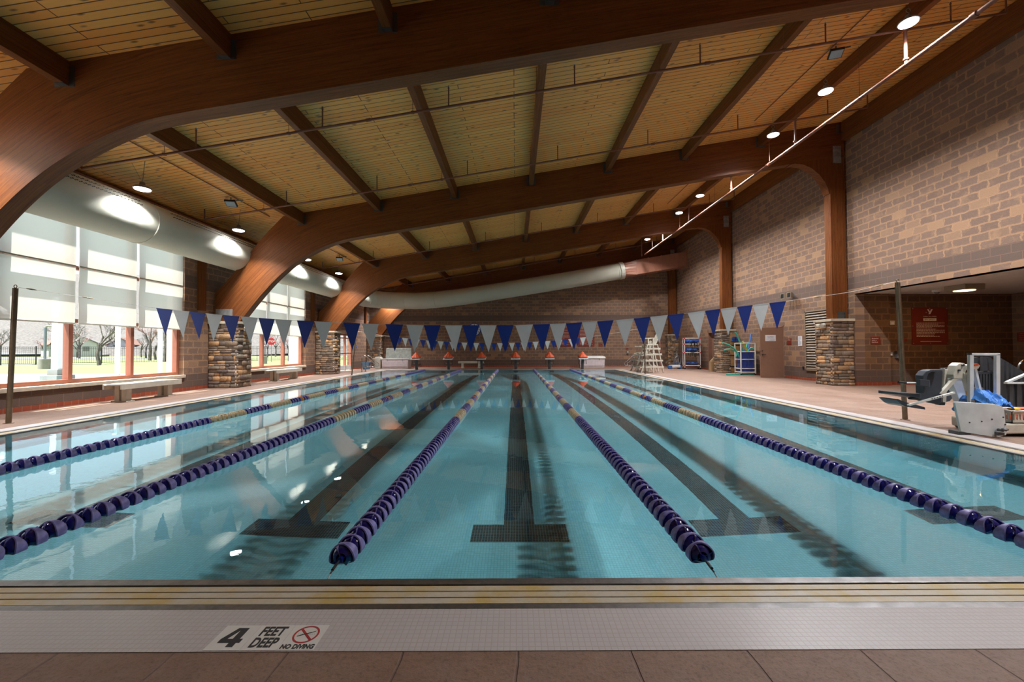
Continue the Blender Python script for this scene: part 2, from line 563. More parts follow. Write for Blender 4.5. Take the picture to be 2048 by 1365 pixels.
M['tarp'] = plain('bright blue tarpaulin', (0.07, 0.28, 0.78), 0.45, var=0.15, scale=14)
M['maroon'] = plain('maroon fabric', (0.07, 0.012, 0.014), 0.8)
M['plywood'] = plain('varnished plywood', (0.42, 0.235, 0.085), 0.5, var=0.15)
M['cardboard'] = plain('brown cardboard', (0.40, 0.26, 0.13), 0.8)
M['bin'] = plain('grey-blue plastic bin', (0.13, 0.24, 0.36), 0.5)
M['plaster'] = plain('white recess ceiling', (0.66, 0.63, 0.58), 0.8, var=0.04, scale=3)
M['benchwhite'] = plain('white resin bench', (0.66, 0.63, 0.54), 0.5, var=0.08)
M['rope'] = plain('white cord', (0.7, 0.7, 0.68), 0.6)
M['fixture'] = plain('grey lamp housing', (0.22, 0.22, 0.23), 0.45, 0.4)
M['bluehousing'] = plain('pale blue grey box', (0.28, 0.36, 0.42), 0.45)
M['concrete'] = plain('light concrete', (0.30, 0.29, 0.27), 0.8, var=0.12, scale=3)
M['paving'] = plain('pale sunlit paving', (0.42, 0.42, 0.41), 0.8, var=0.06, scale=1)
M['splash'] = plain('pale blue splash pad', (0.22, 0.36, 0.42), 0.6, var=0.05, scale=1)
M['road'] = plain('grey road', (0.17, 0.17, 0.19), 0.9, var=0.08, scale=0.5)
M['postwhite'] = plain('white pergola post', (0.80, 0.80, 0.80), 0.6)
M['extwall'] = plain('pale outside block wall', (0.66, 0.56, 0.48), 0.8, var=0.1, scale=2)
M['roofgrey'] = plain('grey shingle roof', (0.14, 0.13, 0.14), 0.9)
M['roofred'] = plain('brown shingle roof', (0.15, 0.085, 0.07), 0.9)
M['siding'] = plain('white siding', (0.5, 0.51, 0.55), 0.8)
M['lamp_glow'] = emit('lamp lens', (0.95, 0.97, 1.0), 22.0)
M['warm_glow'] = emit('warm lamp lens', (1.0, 0.62, 0.28), 6.0)

def grass_mat():
    t = NT('spring grass')
    s = t.sep(t.coord()); v = t.comb(s[0], s[1])
    n = t.noise(v, 0.5, 5, 0.7)
    t.base(t.mix(n, (0.095, 0.135, 0.045), (0.17, 0.185, 0.075))); t.rough(0.9)
    return t.m
M['grass'] = grass_mat()
def bark_mat(name, c):
    return plain(name, c, 0.9, var=0.3, scale=3)
M['bark'] = bark_mat('grey bark', (0.15, 0.135, 0.13))
M['twig'] = bark_mat('pale grey twigs', (0.30, 0.275, 0.29))
M['twigred'] = bark_mat('budding reddish twigs', (0.42, 0.25, 0.25))
M['leafgreen'] = bark_mat('young green leaves', (0.14, 0.20, 0.06))
M['blossom'] = bark_mat('magenta blossom', (0.60, 0.12, 0.30))

def stone_mat():
    t = NT('ledge stone veneer')
    a = t.n('ShaderNodeVertexColor'); a.layer_name = 'col'
    n = t.noise(t.coord(), 22, 6, 0.7); n2 = t.noise(t.coord(), 5, 3)
    c = t.mix(1.0, a.outputs[0], t.ramp(n, [(0.25, 0.55), (0.75, 1.25)]), 'MULTIPLY')
    c = t.mix(t.ramp(n2, [(0.55, 0.0), (0.75, 0.35)]), c, (0.16, 0.11, 0.08))
    t.base(c); t.rough(0.8)
    t.bump(n, 0.6, 0.02)
    return t.m
M['stone'] = stone_mat()

def fabric_duct_mat():
    t = NT('ivory duct fabric')
    n = t.noise(t.coord(), 1.5, 3)
    t.base(t.mix(n, (0.60, 0.58, 0.47), (0.52, 0.51, 0.42)))
    t.rough(0.6); t.b.inputs['Specular IOR Level'].default_value = 0.25
    t.bump(t.noise(t.coord(), 3.0, 2), 0.25, 0.03)
    return t.m
M['duct'] = fabric_duct_mat()

def shade_mat():
    t = NT('translucent roller shade')
    tr = t.n('ShaderNodeBsdfTranslucent'); tr.inputs[0].default_value = (0.70, 0.68, 0.61, 1)
    df = t.n('ShaderNodeBsdfDiffuse'); df.inputs[0].default_value = (0.52, 0.52, 0.49, 1)
    tp = t.n('ShaderNodeBsdfTransparent'); tp.inputs[0].default_value = (1, 1, 1, 1)
    m1 = t.n('ShaderNodeMixShader'); m1.inputs[0].default_value = 0.5
    t.l(df.outputs[0], m1.inputs[1]); t.l(tr.outputs[0], m1.inputs[2])
    m2 = t.n('ShaderNodeMixShader'); m2.inputs[0].default_value = 0.07
    t.l(m1.outputs[0], m2.inputs[1]); t.l(tp.outputs[0], m2.inputs[2])
    t.l(m2.outputs[0], t.out.inputs[0])
    return t.m
M['shade'] = shade_mat()
def glass_mat():
    t = NT('window glass')
    tp = t.n('ShaderNodeBsdfTransparent'); tp.inputs[0].default_value = (0.93, 0.96, 0.95, 1)
    gl = t.n('ShaderNodeBsdfGlossy'); gl.inputs['Roughness'].default_value = 0.02
    fr = t.n('ShaderNodeLayerWeight'); fr.inputs[0].default_value = 0.5
    mx = t.n('ShaderNodeMixShader')
    f = t.math('ADD', 0.04, t.math('MULTIPLY', t.math('POWER', fr.outputs['Facing'], 5.0), 0.9))
    t.l(f, mx.inputs[0]); t.l(tp.outputs[0], mx.inputs[1]); t.l(gl.outputs[0], mx.inputs[2])
    t.l(mx.outputs[0], t.out.inputs[0])
    return t.m
M['glass'] = glass_mat()
def net_mat():
    t = NT('blue mesh liner')
    t.base((0.03, 0.06, 0.30)); t.rough(0.5)
    tp = t.n('ShaderNodeBsdfTransparent')
    mx = t.n('ShaderNodeMixShader'); mx.inputs[0].default_value = 0.35
    t.l(t.b.outputs[0], mx.inputs[1]); t.l(tp.outputs[0], mx.inputs[2]); t.l(mx.outputs[0], t.out.inputs[0])
    return t.m
M['net'] = net_mat()

# ------------------------------------------------------------------ the pool hall: dimensions (metres)
WL, WR = -10.05, 11.12          # inner faces of the side walls
YB, YN = 28.3, -3.6             # end wall, wall behind the camera
PX0, PX1, PY0, PY1 = -7.60, 5.85, 2.25, 24.2   # water edge
RIM = 0.545
FR = [-0.8, 6.4, 13.6, 20.8, 27.95]             # front faces of the arches
FT = 0.28
def roofz(x): return 6.99 + 0.166 * x
def depth(y):
    if y < 16.3: return -1.22
    if y < 22.5: return -1.22 - (y - 16.3) * 0.16
    return -1.22 - 6.2 * 0.16

# floor (deck slabs around the pool)
mb = MB()
ox0, ox1, oy0, oy1 = PX0 - RIM, PX1 + RIM, PY0 - RIM, PY1 + RIM
for a in ((WL - .05, 17.0, YN, oy0), (WL - .05, ox0, oy0, oy1), (ox1, 17.0, oy0, oy1), (WL - .05, 17.0, oy1, YB + .1)):
    mb.quad((a[0], a[2], 0), (a[1], a[2], 0), (a[1], a[3], 0), (a[0], a[3], 0))
mb.add([], [])
struct('floor', mb, M['deck'], recalc=False)
# saw-cut control joints on the right-hand deck
mb = MB()
mb.box(9.2, 9.215, 3.0, YB - .2, 0.0, 0.0015)
for y in (4.4, 9.2, 14.6, 19.8): mb.box(ox1, WR - .02, y, y + .015, 0.0, 0.0015)
struct('trim_1', mb, plain('pale joint sealant', (0.50, 0.38, 0.31), 0.7))

def ring(mb, a, b, z0, z1, m=0):
    """rectangular ring from offset a to offset b outside the water edge"""
    x0, x1, y0, y1 = PX0, PX1, PY0, PY1
    mb.box(x0 - b, x1 + b, y0 - b, y0 - a, z0, z1, m)
    mb.box(x0 - b, x1 + b, y1 + a, y1 + b, z0, z1, m)
    mb.box(x0 - b, x0 - a, y0 - a, y1 + a, z0, z1, m)
    mb.box(x1 + a, x1 + b, y0 - a, y1 + a, z0, z1, m)
mb = MB(); ring(mb, 0.275, RIM, -0.05, 0.003)
struct('trim_2', mb, M['tile_white'])
mb = MB(); ring(mb, 0.0, 0.055, -0.12, -0.004); ring(mb, 0.228, 0.275, -0.05, 0.001)
struct('gutter_edge', mb, M['steel'], bev=0.004)
mb = MB(); ring(mb, 0.055, 0.228, -0.09, -0.05)
struct('gutter_channel', mb, M['dark'])
mb = MB()
for a, b in ((0.066, 0.109), (0.118, 0.162), (0.171, 0.214), (0.222, 0.2275)):
    ring(mb, a, b, -0.03, -0.008)
struct('gutter_grating', mb, M['grate'])

# pool basin with tiled lane lines
LANES = [0.035 + 2.13 * k for k in (-3, -2, -1, 0, 1, 2)]
xs = {PX0, PX1}
for c in LANES: xs |= {c - .152, c + .152, c - .457, c + .457}
xs = sorted(xs)
TY = ((3.80, 4.10), (22.35, 22.65))
ys = sorted({PY0, PY1, 16.3, 22.5, *TY[0], *TY[1]} | {16.3 + k * 1.24 for k in range(1, 5)})
mb = MB()
for i in range(len(xs) - 1):
    for j in range(len(ys) - 1):
        xm, ym = (xs[i] + xs[i + 1]) / 2, (ys[j] + ys[j + 1]) / 2
        m = 0
        for c in LANES:
            if abs(xm - c) < .152 and TY[0][0] < ym < TY[1][1]: m = 1
            if abs(xm - c) < .457 and (TY[0][0] < ym < TY[0][1] or TY[1][0] < ym < TY[1][1]): m = 1
        p = [(xs[i], ys[j]), (xs[i + 1], ys[j]), (xs[i + 1], ys[j + 1]), (xs[i], ys[j + 1])]
        mb.quad(*[(x, y, depth(y)) for x, y in p], m=m)
B = 0.0
for x in (PX0 - B, PX1 + B):
    for j in range(len(ys) - 1):
        mb.quad((x, ys[j], -.02), (x, ys[j + 1], -.02), (x, ys[j + 1], depth(ys[j + 1])), (x, ys[j], depth(ys[j])))
for y in (PY0, PY1):
    mb.quad((PX0, y, -.02), (PX1, y, -.02), (PX1, y, depth(y)), (PX0, y, depth(y)))
    for c in LANES:   # black cross targets on the end walls
        yy = y + (0.002 if y == PY0 else -0.002)
        mb.quad((c - .125, yy, -.35), (c + .125, yy, -.35), (c + .125, yy, depth(y)), (c - .125, yy, depth(y)), m=1)
        mb.quad((c - .45, yy, -.55), (c + .45, yy, -.55), (c + .45, yy, -.80), (c - .45, yy, -.80), m=1)
basin = struct('pool_basin', mb, [M['tile_aqua'], M['tile_black']], recalc=False)

mb = MB()
nx, ny = 6, 10
mb.quad((PX0, PY0, -.014), (PX1, PY0, -.014), (PX1, PY1, -.014), (PX0, PY1, -.014))
water = struct('pool_water', mb, M['water'], recalc=False)
water.data.polygons.foreach_set('use_smooth', [True])
water.cycles.is_caustics_caster = True
basin.cycles.is_caustics_receiver = True

# depth marker tiles in the near tile band
for k, (nm, lab) in enumerate((('depth_marker_tile', 'square white deck tile with a large black numeral 4'),
                               ('depth_marker_tile', 'square white deck tile reading FEET DEEP in black'),
                               ('depth_marker_tile', 'square white deck tile with red no-diving symbol and black lettering'))):
    x0 = -1.292 + 0.1525 * k
    t = thing(nm, lab, 'tile', (x0 + .076, 1.787, 0.003), 0, 'depth marker tiles')
    mb = MB(); mb.box(-.0755, .0755, -.0755, .0755, -.003, .0012); mb.build('tile', M['white'], t)
    z = .0018
    if k == 0:
        mb = MB(); fn4 = lambda u, v, q: (u, v, q)
        mb.prism([(.004, -.058), (.034, -.058), (.034, .058), (.004, .058)], fn4, z - .0006, z)
        mb.prism([(-.046, -.034), (.048, -.034), (.048, -.010), (-.046, -.010)], fn4, z - .0006, z + .0001)
        mb.prism([(-.046, -.012), (-.020, -.012), (.010, .058), (-.012, .058)], fn4, z - .0006, z + .0002)
        mb.build('lettering', M['ink'], t)
    elif k == 1:
        text('lettering', 'FEET', 0.078, t, (0, .033, z), (0, 0, 0), M['ink'], bold=0.0022, sx=0.66)
        text('lettering', 'DEEP', 0.078, t, (0, -.036, z), (0, 0, 0), M['ink'], bold=0.0022, sx=0.62)
    else:
        text('lettering', 'NO DIVING', 0.034, t, (0, -.058, z), (0, 0, 0), M['ink'], bold=0.0012, sx=0.78)
        mb = MB()
        n = 40; cx, cyy = 0.0, .016
        for q in range(n):
            a0, a1 = 2 * math.pi * q / n, 2 * math.pi * (q + 1) / n
            mb.hexa([(cx + r * math.cos(a), cyy + r * math.sin(a), zz) for zz in (z - .0006, z) for r, a in ((.046, a0), (.054, a0), (.054, a1), (.046, a1))])
        mb.bar((cx - .033, cyy + .033, z), (cx + .033, cyy - .033, z), .009, .0008)
        mb.build('prohibition_ring', M['signred'], t)
        mb = MB()
        mb.bar((-.034, cyy - .012, z + .0006), (.02, cyy + .012, z + .0006), .004, .0006)
        mb.bar((.018, cyy + .010, z + .0006), (.034, cyy + .02, z + .0006), .0025, .0006)
        for q in range(4):
            for sgn in (-1, 1):
                xx = sgn * (.010 + q * .008)
                mb.bar((xx, cyy + .002, z + .0004), (xx + .004, cyy - .001, z + .0004), .0012, .0004)
        mb.build('diver_figure', M['ink'], t)

# ------------------------------------------------------------------ walls, roof
WIN = [(0.7, 5.25), (7.9, 12.45), (15.1, 19.65)]
WZ0, WZ1 = 0.48, 5.0
DOORL = (23.6, 25.3, 2.15)
def wall_panels_y(mb, x0, x1, ya, yb, za, zfun, holes):
    """wall in the y-z plane with rectangular holes (y0,y1,z0,z1)"""
    cuts = sorted({ya, yb} | {h[0] for h in holes} | {h[1] for h in holes})
    for a, b in zip(cuts, cuts[1:]):
        hs = [h for h in holes if h[0] <= a and h[1] >= b]
        if not hs: mb.box(x0, x1, a, b, za, zfun)
        else:
            h = hs[0]
            if h[2] > za: mb.box(x0, x1, a, b, za, h[2])
            if h[3] < zfun: mb.box(x0, x1, a, b, h[3], zfun)
mb = MB()
wall_panels_y(mb, WL - .30, WL, YN, YB, 0, roofz(WL) + .05, [(a, b, WZ0, WZ1) for a, b in WIN] + [(DOORL[0], DOORL[1], 0, DOORL[2])])
struct('wall_left', mb, M['cmu_y'])
mb = MB()
D1, D2 = (16.95, 18.2, 2.16), (22.35, 23.6, 2.16)
wall_panels_y(mb, WR, WR + .3, YN, YB, 0, roofz(WR) + .05, [(D1[0], D1[1], 0, D1[2]), (D2[0], D2[1], 0, D2[2]), (2.2, 13.38, 0, 3.0)])
struct('wall_right', mb, M['cmu_y'])
mb = MB(); mb.box(WL - .2, WR + .3, YB, YB + .2, 0, 8.9)
struct('wall_back', mb, M['cmu_x'])
mb = MB(); mb.box(WL - .2, WR + .3, YN - .2, YN, 0, 8.9)
struct('wall_front', mb, M['cmu_x'])
# recess for the spa
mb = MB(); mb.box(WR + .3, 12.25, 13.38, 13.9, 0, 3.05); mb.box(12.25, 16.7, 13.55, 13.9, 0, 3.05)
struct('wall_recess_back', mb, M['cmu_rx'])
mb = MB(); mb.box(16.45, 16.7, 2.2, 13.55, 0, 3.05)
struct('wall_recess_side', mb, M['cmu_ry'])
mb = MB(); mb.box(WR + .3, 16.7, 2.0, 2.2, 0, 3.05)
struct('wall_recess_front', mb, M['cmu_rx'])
mb = MB(); mb.box(WR + .001, 16.7, 2.2, 13.6, 3.0, 3.06)
struct('ceiling_recess', mb, M['plaster'])
# ceiling: boarded sloping roof deck
mb = MB()
xa, xb = WL - .55, WR + .4
mb.hexa([(xa, YN - .2, roofz(xa)), (xb, YN - .2, roofz(xb)), (xb, YB + .3, roofz(xb)), (xa, YB + .3, roofz(xa)),
         (xa, YN - .2, roofz(xa) + .25), (xb, YN - .2, roofz(xb) + .25), (xb, YB + .3, roofz(xb) + .25), (xa, YB + .3, roofz(xa) + .25)])
struct('ceiling', mb, M['plank'])
# red tile base
mb = MB()
for a, b in ((YN, DOORL[0] - .08), (DOORL[1] + .08, YB)): mb.box(WL, WL + .012, a, b, 0, .105)
struct('baseboard_left', mb, M['red_y'])
mb = MB()
for a, b in ((13.38, D1[0] - .06), (D1[1] + .06, D2[0] - .06), (D2[1] + .06, YB), (YN, 2.2)): mb.box(WR - .012, WR, a, b, 0, .105)
struct('baseboard_right', mb, M['red_y'])
mb = MB(); mb.box(WL + .012, WR - .012, YB - .012, YB, 0, .105)
struct('baseboard_back', mb, M['red_x'])
mb = MB(); mb.box(WR - .012, 12.25, 13.368, 13.38, 0, .105); mb.box(12.25, 16.45, 13.538, 13.55, 0, .105)
struct('baseboard_recess', mb, M['red_x'])

# windows with frames, panes, sills
shade_labels = {}
for w, (a, b) in enumerate(WIN):
    n = 3; pw = (b - a) / n
    fr = MB()
    X0, X1 = WL - .29, WL - .15
    for k in range(n + 1):
        y = a + k * pw
        y = min(max(y, a + .045), b - .045)
        fr.box(X0, X1, y - .045, y + .045, WZ0 + .03, WZ1)
    for z in (WZ0 + .06, 1.93, 3.17, WZ1 - .05):
        fr.box(X0 + .004, X1 - .004, a, b, z - .045, z + .045)

    wo = struct('window_%d' % (w + 1), fr, M['winframe'], bev=0.004)
    for k in range(n):
        for z0, z1 in ((WZ0 + .1, 1.89), (1.975, 3.125), (3.215, WZ1 - .09)):
            g = MB(); g.quad((WL - .23, a + k * pw + .04, z0), (WL - .23, a + (k + 1) * pw - .04, z0), (WL - .23, a + (k + 1) * pw - .04, z1), (WL - .23, a + k * pw + .04, z1))
            g.build('pane', M['glass'], wo, recalc=False)
    sl = MB(); q = 4
    for k in range(q):
        sl.box(WL - .30, WL + .045, a - .03 + k * (b - a + .06) / q + .003, a - .03 + (k + 1) * (b - a + .06) / q - .003, WZ0 - .07, WZ0 + .012)
    sl.build('window_sill', M['lime'], wo, bev=0.005)
    if w == 0: continue
    bay = ('nearest', 'second')[w - 1]
    for k in range(n):
        for tier, (z0, z1) in (('lower', (1.86, 3.155)), ('upper', (3.18, WZ1 - .02))):
            pos = ('camera-side', 'middle', 'far')[k]
            y0, y1 = a + k * pw + .035, a + (k + 1) * pw - .035
            t = thing('roller_shade', '%s translucent white roller shade over the %s pane of the %s window bay' % (tier, pos, bay), 'window shade', (WL - .03, (y0 + y1) / 2, z0), 0, 'roller shades on the %s window bay' % bay)
            s_ = MB()
            N = 8
            for i in range(N):
                za, zb = (z1 - z0) * i / N, (z1 - z0) * (i + 1) / N
                s_.quad((0.004 * math.sin(i), -(y1 - y0) / 2, za), (0.004 * math.sin(i), (y1 - y0) / 2, za), (0.004 * math.sin(i + 1), (y1 - y0) / 2, zb), (0.004 * math.sin(i + 1), -(y1 - y0) / 2, zb))
            s_.build('shade_cloth', M['shade'], t, recalc=False, smooth=True, auto=False)
            hb = MB(); hb.box(-.009, .009, -(y1 - y0) / 2, (y1 - y0) / 2, -.012, .022)
            hb.build('hem_bar', M['offwhite'], t, bev=.003)

# glazed double door in the left wall
mb = MB(); a, b, h = DOORL
X0, X1 = WL - .18, WL - .04
for y in (a + .035, (a + b) / 2, b - .035): mb.box(X0, X1, y - .035, y + .035, 0, h)
for z in (.16, h - .04): mb.box(X0 + .003, X1 - .003, a, b, z - .14 if z < 1 else z - .04, z + .03 if z < 1 else z + .04)
mb.box(X0, X1, a, b, h - .26, h - .2)
dl = struct('door_1', mb, M['winframe'], bev=.003)
for k in range(2):
    y0, y1 = (a + .07, (a + b) / 2 - .035) if k == 0 else ((a + b) / 2 + .035, b - .07)
    g = MB(); g.quad((WL - .11, y0, .19), (WL - .11, y1, .19), (WL - .11, y1, h - .26), (WL - .11, y0, h - .26)); g.build('pane', M['glass'], dl, recalc=False)
    g = MB(); g.box(WL - .04, WL + .03, y0 + .03, y1 - .03, .98, 1.04); g.build('push_bar', M['chrome'], dl, bev=.008)
    g = MB(); g.box(WL - .06, WL - .035, y0, y1, .03, .3); g.build('kick_plate', M['greywhite'], dl)

# ------------------------------------------------------------------ glulam arches
INNER = [(-9.15, 2.17), (-9.01, 2.35), (-8.69, 2.76), (-8.33, 3.19), (-8.0, 3.55), (-7.6, 3.92), (-7.18, 4.23), (-6.72, 4.50), (-6.27, 4.71), (-5.81, 4.87), (-5.2, 5.00), (-4.32, 5.145)]
for i in range(1, 13): INNER.append((-4.32 + i * (9.30 + 4.32) / 12, 5.145 + i * (7.40 - 5.145) / 12))
OUTER = [(-9.97, 2.17), (-9.98, 2.65), (-9.97, 3.12), (-9.62, 3.50), (-9.31, 3.85), (-8.98, 4.28), (-8.65, 4.69), (-8.18, 5.24), (-7.71, roofz(-7.71)), (-7.0, roofz(-7)), (-6.2, roofz(-6.2)), (-5.0, roofz(-5))]
while len(OUTER) < len(INNER):
    i = len(OUTER) - 11
    OUTER.append((-5.0 + i * (9.30 + 5.0) / (len(INNER) - 12), roofz(-5.0 + i * (9.30 + 5.0) / (len(INNER) - 12))))
INNER.append((11.05, 7.40 + (11.05 - 9.30) * .166)); OUTER.append((11.05, roofz(11.05)))

def smooth_pair(I, O, sub=4):
    """Catmull-Rom resample of both rails together"""
    def cr(P, i, t):
        p0, p1, p2, p3 = P[max(i - 1, 0)], P[i], P[i + 1], P[min(i + 2, len(P) - 1)]
        return tuple(0.5 * ((2 * b) + (-a + c) * t + (2 * a - 5 * b + 4 * c - d) * t * t + (-a + 3 * b - 3 * c + d) * t ** 3) for a, b, c, d in zip(p0, p1, p2, p3))
    A, Bq = [], []
    for i in range(len(I) - 1):
        for k in range(sub if i < 12 else 1):
            t = k / (sub if i < 12 else 1)
            A.append(cr(I, i, t))
            if i < 2 or i >= 7: Bq.append(tuple(a + (b - a) * t for a, b in zip(O[i], O[i + 1])))
            else: Bq.append(cr(O, i, t) if i != 2 else tuple(a + (b - a) * t for a, b in zip(O[i], O[i + 1])))
    A.append(I[-1]); Bq.append(O[-1])
    return A, Bq
AI, AO = smooth_pair(INNER, OUTER)

def arch_mesh():
    me = bpy.data.meshes.new('arch_beam')
    n = len(AI); V = []; F = []; UV = []
    S = [0.0]
    for i in range(1, n):
        mi = ((AI[i][0] + AO[i][0]) / 2, (AI[i][1] + AO[i][1]) / 2); mj = ((AI[i - 1][0] + AO[i - 1][0]) / 2, (AI[i - 1][1] + AO[i - 1][1]) / 2)
        S.append(S[-1] + math.dist(mi, mj))
    for i in range(n):
        for (x, z) in (AI[i], AO[i]):
            V += [(x, 0, z), (x, FT, z)]
    def uv(i, k):
        # k: 0 inner front, 1 inner back, 2 outer front, 3 outer back
        w = math.dist(AI[i], AO[i])
        return (S[i], {0: 0.0, 1: -FT, 2: w, 3: w + FT}[k])
    def q(vs):
        F.append(tuple(i * 4 + k for i, k in vs)); UV.append([uv(i, k) for i, k in vs])
    for i in range(n - 1):
        q([(i, 0), (i + 1, 0), (i + 1, 2), (i, 2)])
        q([(i, 1), (i, 3), (i + 1, 3), (i + 1, 1)])
        q([(i, 0), (i, 1), (i + 1, 1), (i + 1, 0)])
        q([(i, 2), (i + 1, 2), (i + 1, 3), (i, 3)])
    q([(0, 0), (0, 2), (0, 3), (0, 1)]); q([(n - 1, 0), (n - 1, 1), (n - 1, 3), (n - 1, 2)])
    me.from_pydata(V, [], F)
    me.materials.append(M['arch'])
    l = me.uv_layers.new(name='UVMap'); data = []
    for f in UV:
        for u in f: data += [u[0], u[1]]
    l.data.foreach_set('uv', data)
    me.update(); me.validate()
    return me
arch_me = arch_mesh()
KN = [(9.22, 7.395), (9.37, 7.44), (9.66, 7.41), (9.96, 7.28), (10.22, 7.06), (10.42, 6.79), (10.52, 6.55), (10.555, 6.40)]
PUR_X = [-7.10 + 2.555 * k for k in range(7)]
names = ['arch behind the camera', 'nearest arch, crossing the top of the view', 'second arch, in the middle of the hall', 'third arch, deep in the hall', 'last arch, against the far end wall']
arch0 = None
for i, y in enumerate(FR):
    if i == 0: pass
    lab = 'red-brown curved timber frame, the ' + names[i]
    if arch0 is None:
        r = thing('glulam_arch', lab, 'roof arch', (0, y, 0), 0, 'curved timber roof arches'); arch0 = r
        o = bpy.data.objects.new('arch_beam', arch_me); col.objects.link(o); o.parent = r
        mb = MB(); mb.box(10.55, 11.05, 0, FT, 2.19, 7.60); mb.build('column', M['column'], r, bev=.006)
        mb = MB()
        poly = KN + [(10.56, 7.62), (9.22, 7.40)]
        mb.prism(poly, lambda u, v, t: (u, t, v), .004, FT - .004); mb.build('knee_brace', M['column'], r)
        mb = MB()
        for (p, q) in zip(KN, KN[1:]):
            d = Vector((q[0] - p[0], 0, q[1] - p[1])).normalized(); nrm = Vector((-d.z, 0, d.x)) * -.035
            P0, P1 = Vector((p[0], 0, p[1])), Vector((q[0], 0, q[1]))
            mb.hexa([P0, P1, P1 + Vector((0, FT, 0)), P0 + Vector((0, FT, 0)), P0 + nrm, P1 + nrm, P1 + nrm + Vector((0, FT, 0)), P0 + nrm + Vector((0, FT, 0))])
        mb.build('brace_strip', M['column'], r, smooth=True)
        mb = MB(); mb.box(10.66, 10.93, -.012, 0, 7.42, 7.99)
        for dx in (10.72, 10.87):
            for dz in (7.5, 7.7, 7.9): mb.cyl((dx, -.024, dz), (dx, -.012, dz), .016, 6)
        mb.build('joint_plate', M['galvlt'], r)
        mb = MB(); mb.box(10.72, 10.99, -.012, 0, 2.19, 2.43)
        for dx in (10.76, 10.85, 10.95):
            for dz in (2.25, 2.37): mb.cyl((dx, -.026, dz), (dx, -.012, dz), .018, 6)
        mb.build('base_plate', M['galv'], r)
        mb = MB(); mb.box(-9.93, -9.38, -.012, 0, 2.38, 2.60)
        for dx in (-9.85, -9.66, -9.46): mb.cyl((dx, -.026, 2.5), (dx, -.012, 2.5), .022, 6)
        mb.build('base_plate', M['galvlt'], r)
        for px in PUR_X + [10.95]:
            for sy in (-1,):
                mb = MB()
                for sx in (-1, 1):
                    if px > 10 and sx > 0: continue
                    mb.box(px + sx * .07, px + sx * .155, -.008, 0, roofz(px) - .40, roofz(px) - .08)
                mb.box(px - .072, px + .072, -.09, 0, roofz(px) - .392, roofz(px) - .384)
                mb.build('beam_hanger', M['galv'], r)
    else:
        r = copy_tree(arch0, loc=(0, y, 0), label=lab)

# purlins between the arches
ordn = ['first', 'second', 'third', 'fourth', 'fifth', 'sixth', 'seventh', 'eighth']
bays = [(FR[0], FR[1], 'just before the nearest arch'), (FR[1], FR[2], 'between the nearest and second arches'), (FR[2], FR[3], 'between the second and third arches'), (FR[3], FR[4], 'between the third and last arches'), (YN, FR[0], 'behind the camera')]
for bi, (ya, yb, bn) in enumerate(bays):
    for k, px in enumerate(PUR_X):
        y0, y1 = ya + FT + .002, yb - .002
        if bi == 4: y0 = YN + .01
        o = thing('roof_purlin', 'dark stained roof beam %s, %s from windows' % (bn, ordn[k]), 'roof beam', (px, (y0 + y1) / 2, roofz(px) - .38), 0, 'roof beams ' + bn)
        mb = MB(); L = (y1 - y0) / 2
        mb.hexa([(-.07, -L, 0), (.07, -L, 0), (.07, L, 0), (-.07, L, 0), (-.07, -L, .367), (.07, -L, .39), (.07, L, .39), (-.07, L, .367)])
        mb.build('beam', M['purlin'], o, bev=.004)
# edge beams along both side walls
for nm, x, w, lab in (('edge_beam', WL + .10, .16, 'dark stained edge beam running under the roof above the window wall'), ('edge_beam', WR - .09, .16, 'dark stained edge beam under the roof along the high block wall')):
    o = thing(nm, lab, 'roof beam', (x, 12, roofz(x) - .5))
    for (ya, yb, bn) in bays:
        mb = MB(); h = .62 if x > 0 else .34
        mb.box(-w / 2, w / 2, ya + FT - 12 + .003 if ya != YN else ya - 12 + .01, yb - 12 - .003, .47 - h, .47); mb.build('beam', M['purlin'], o)

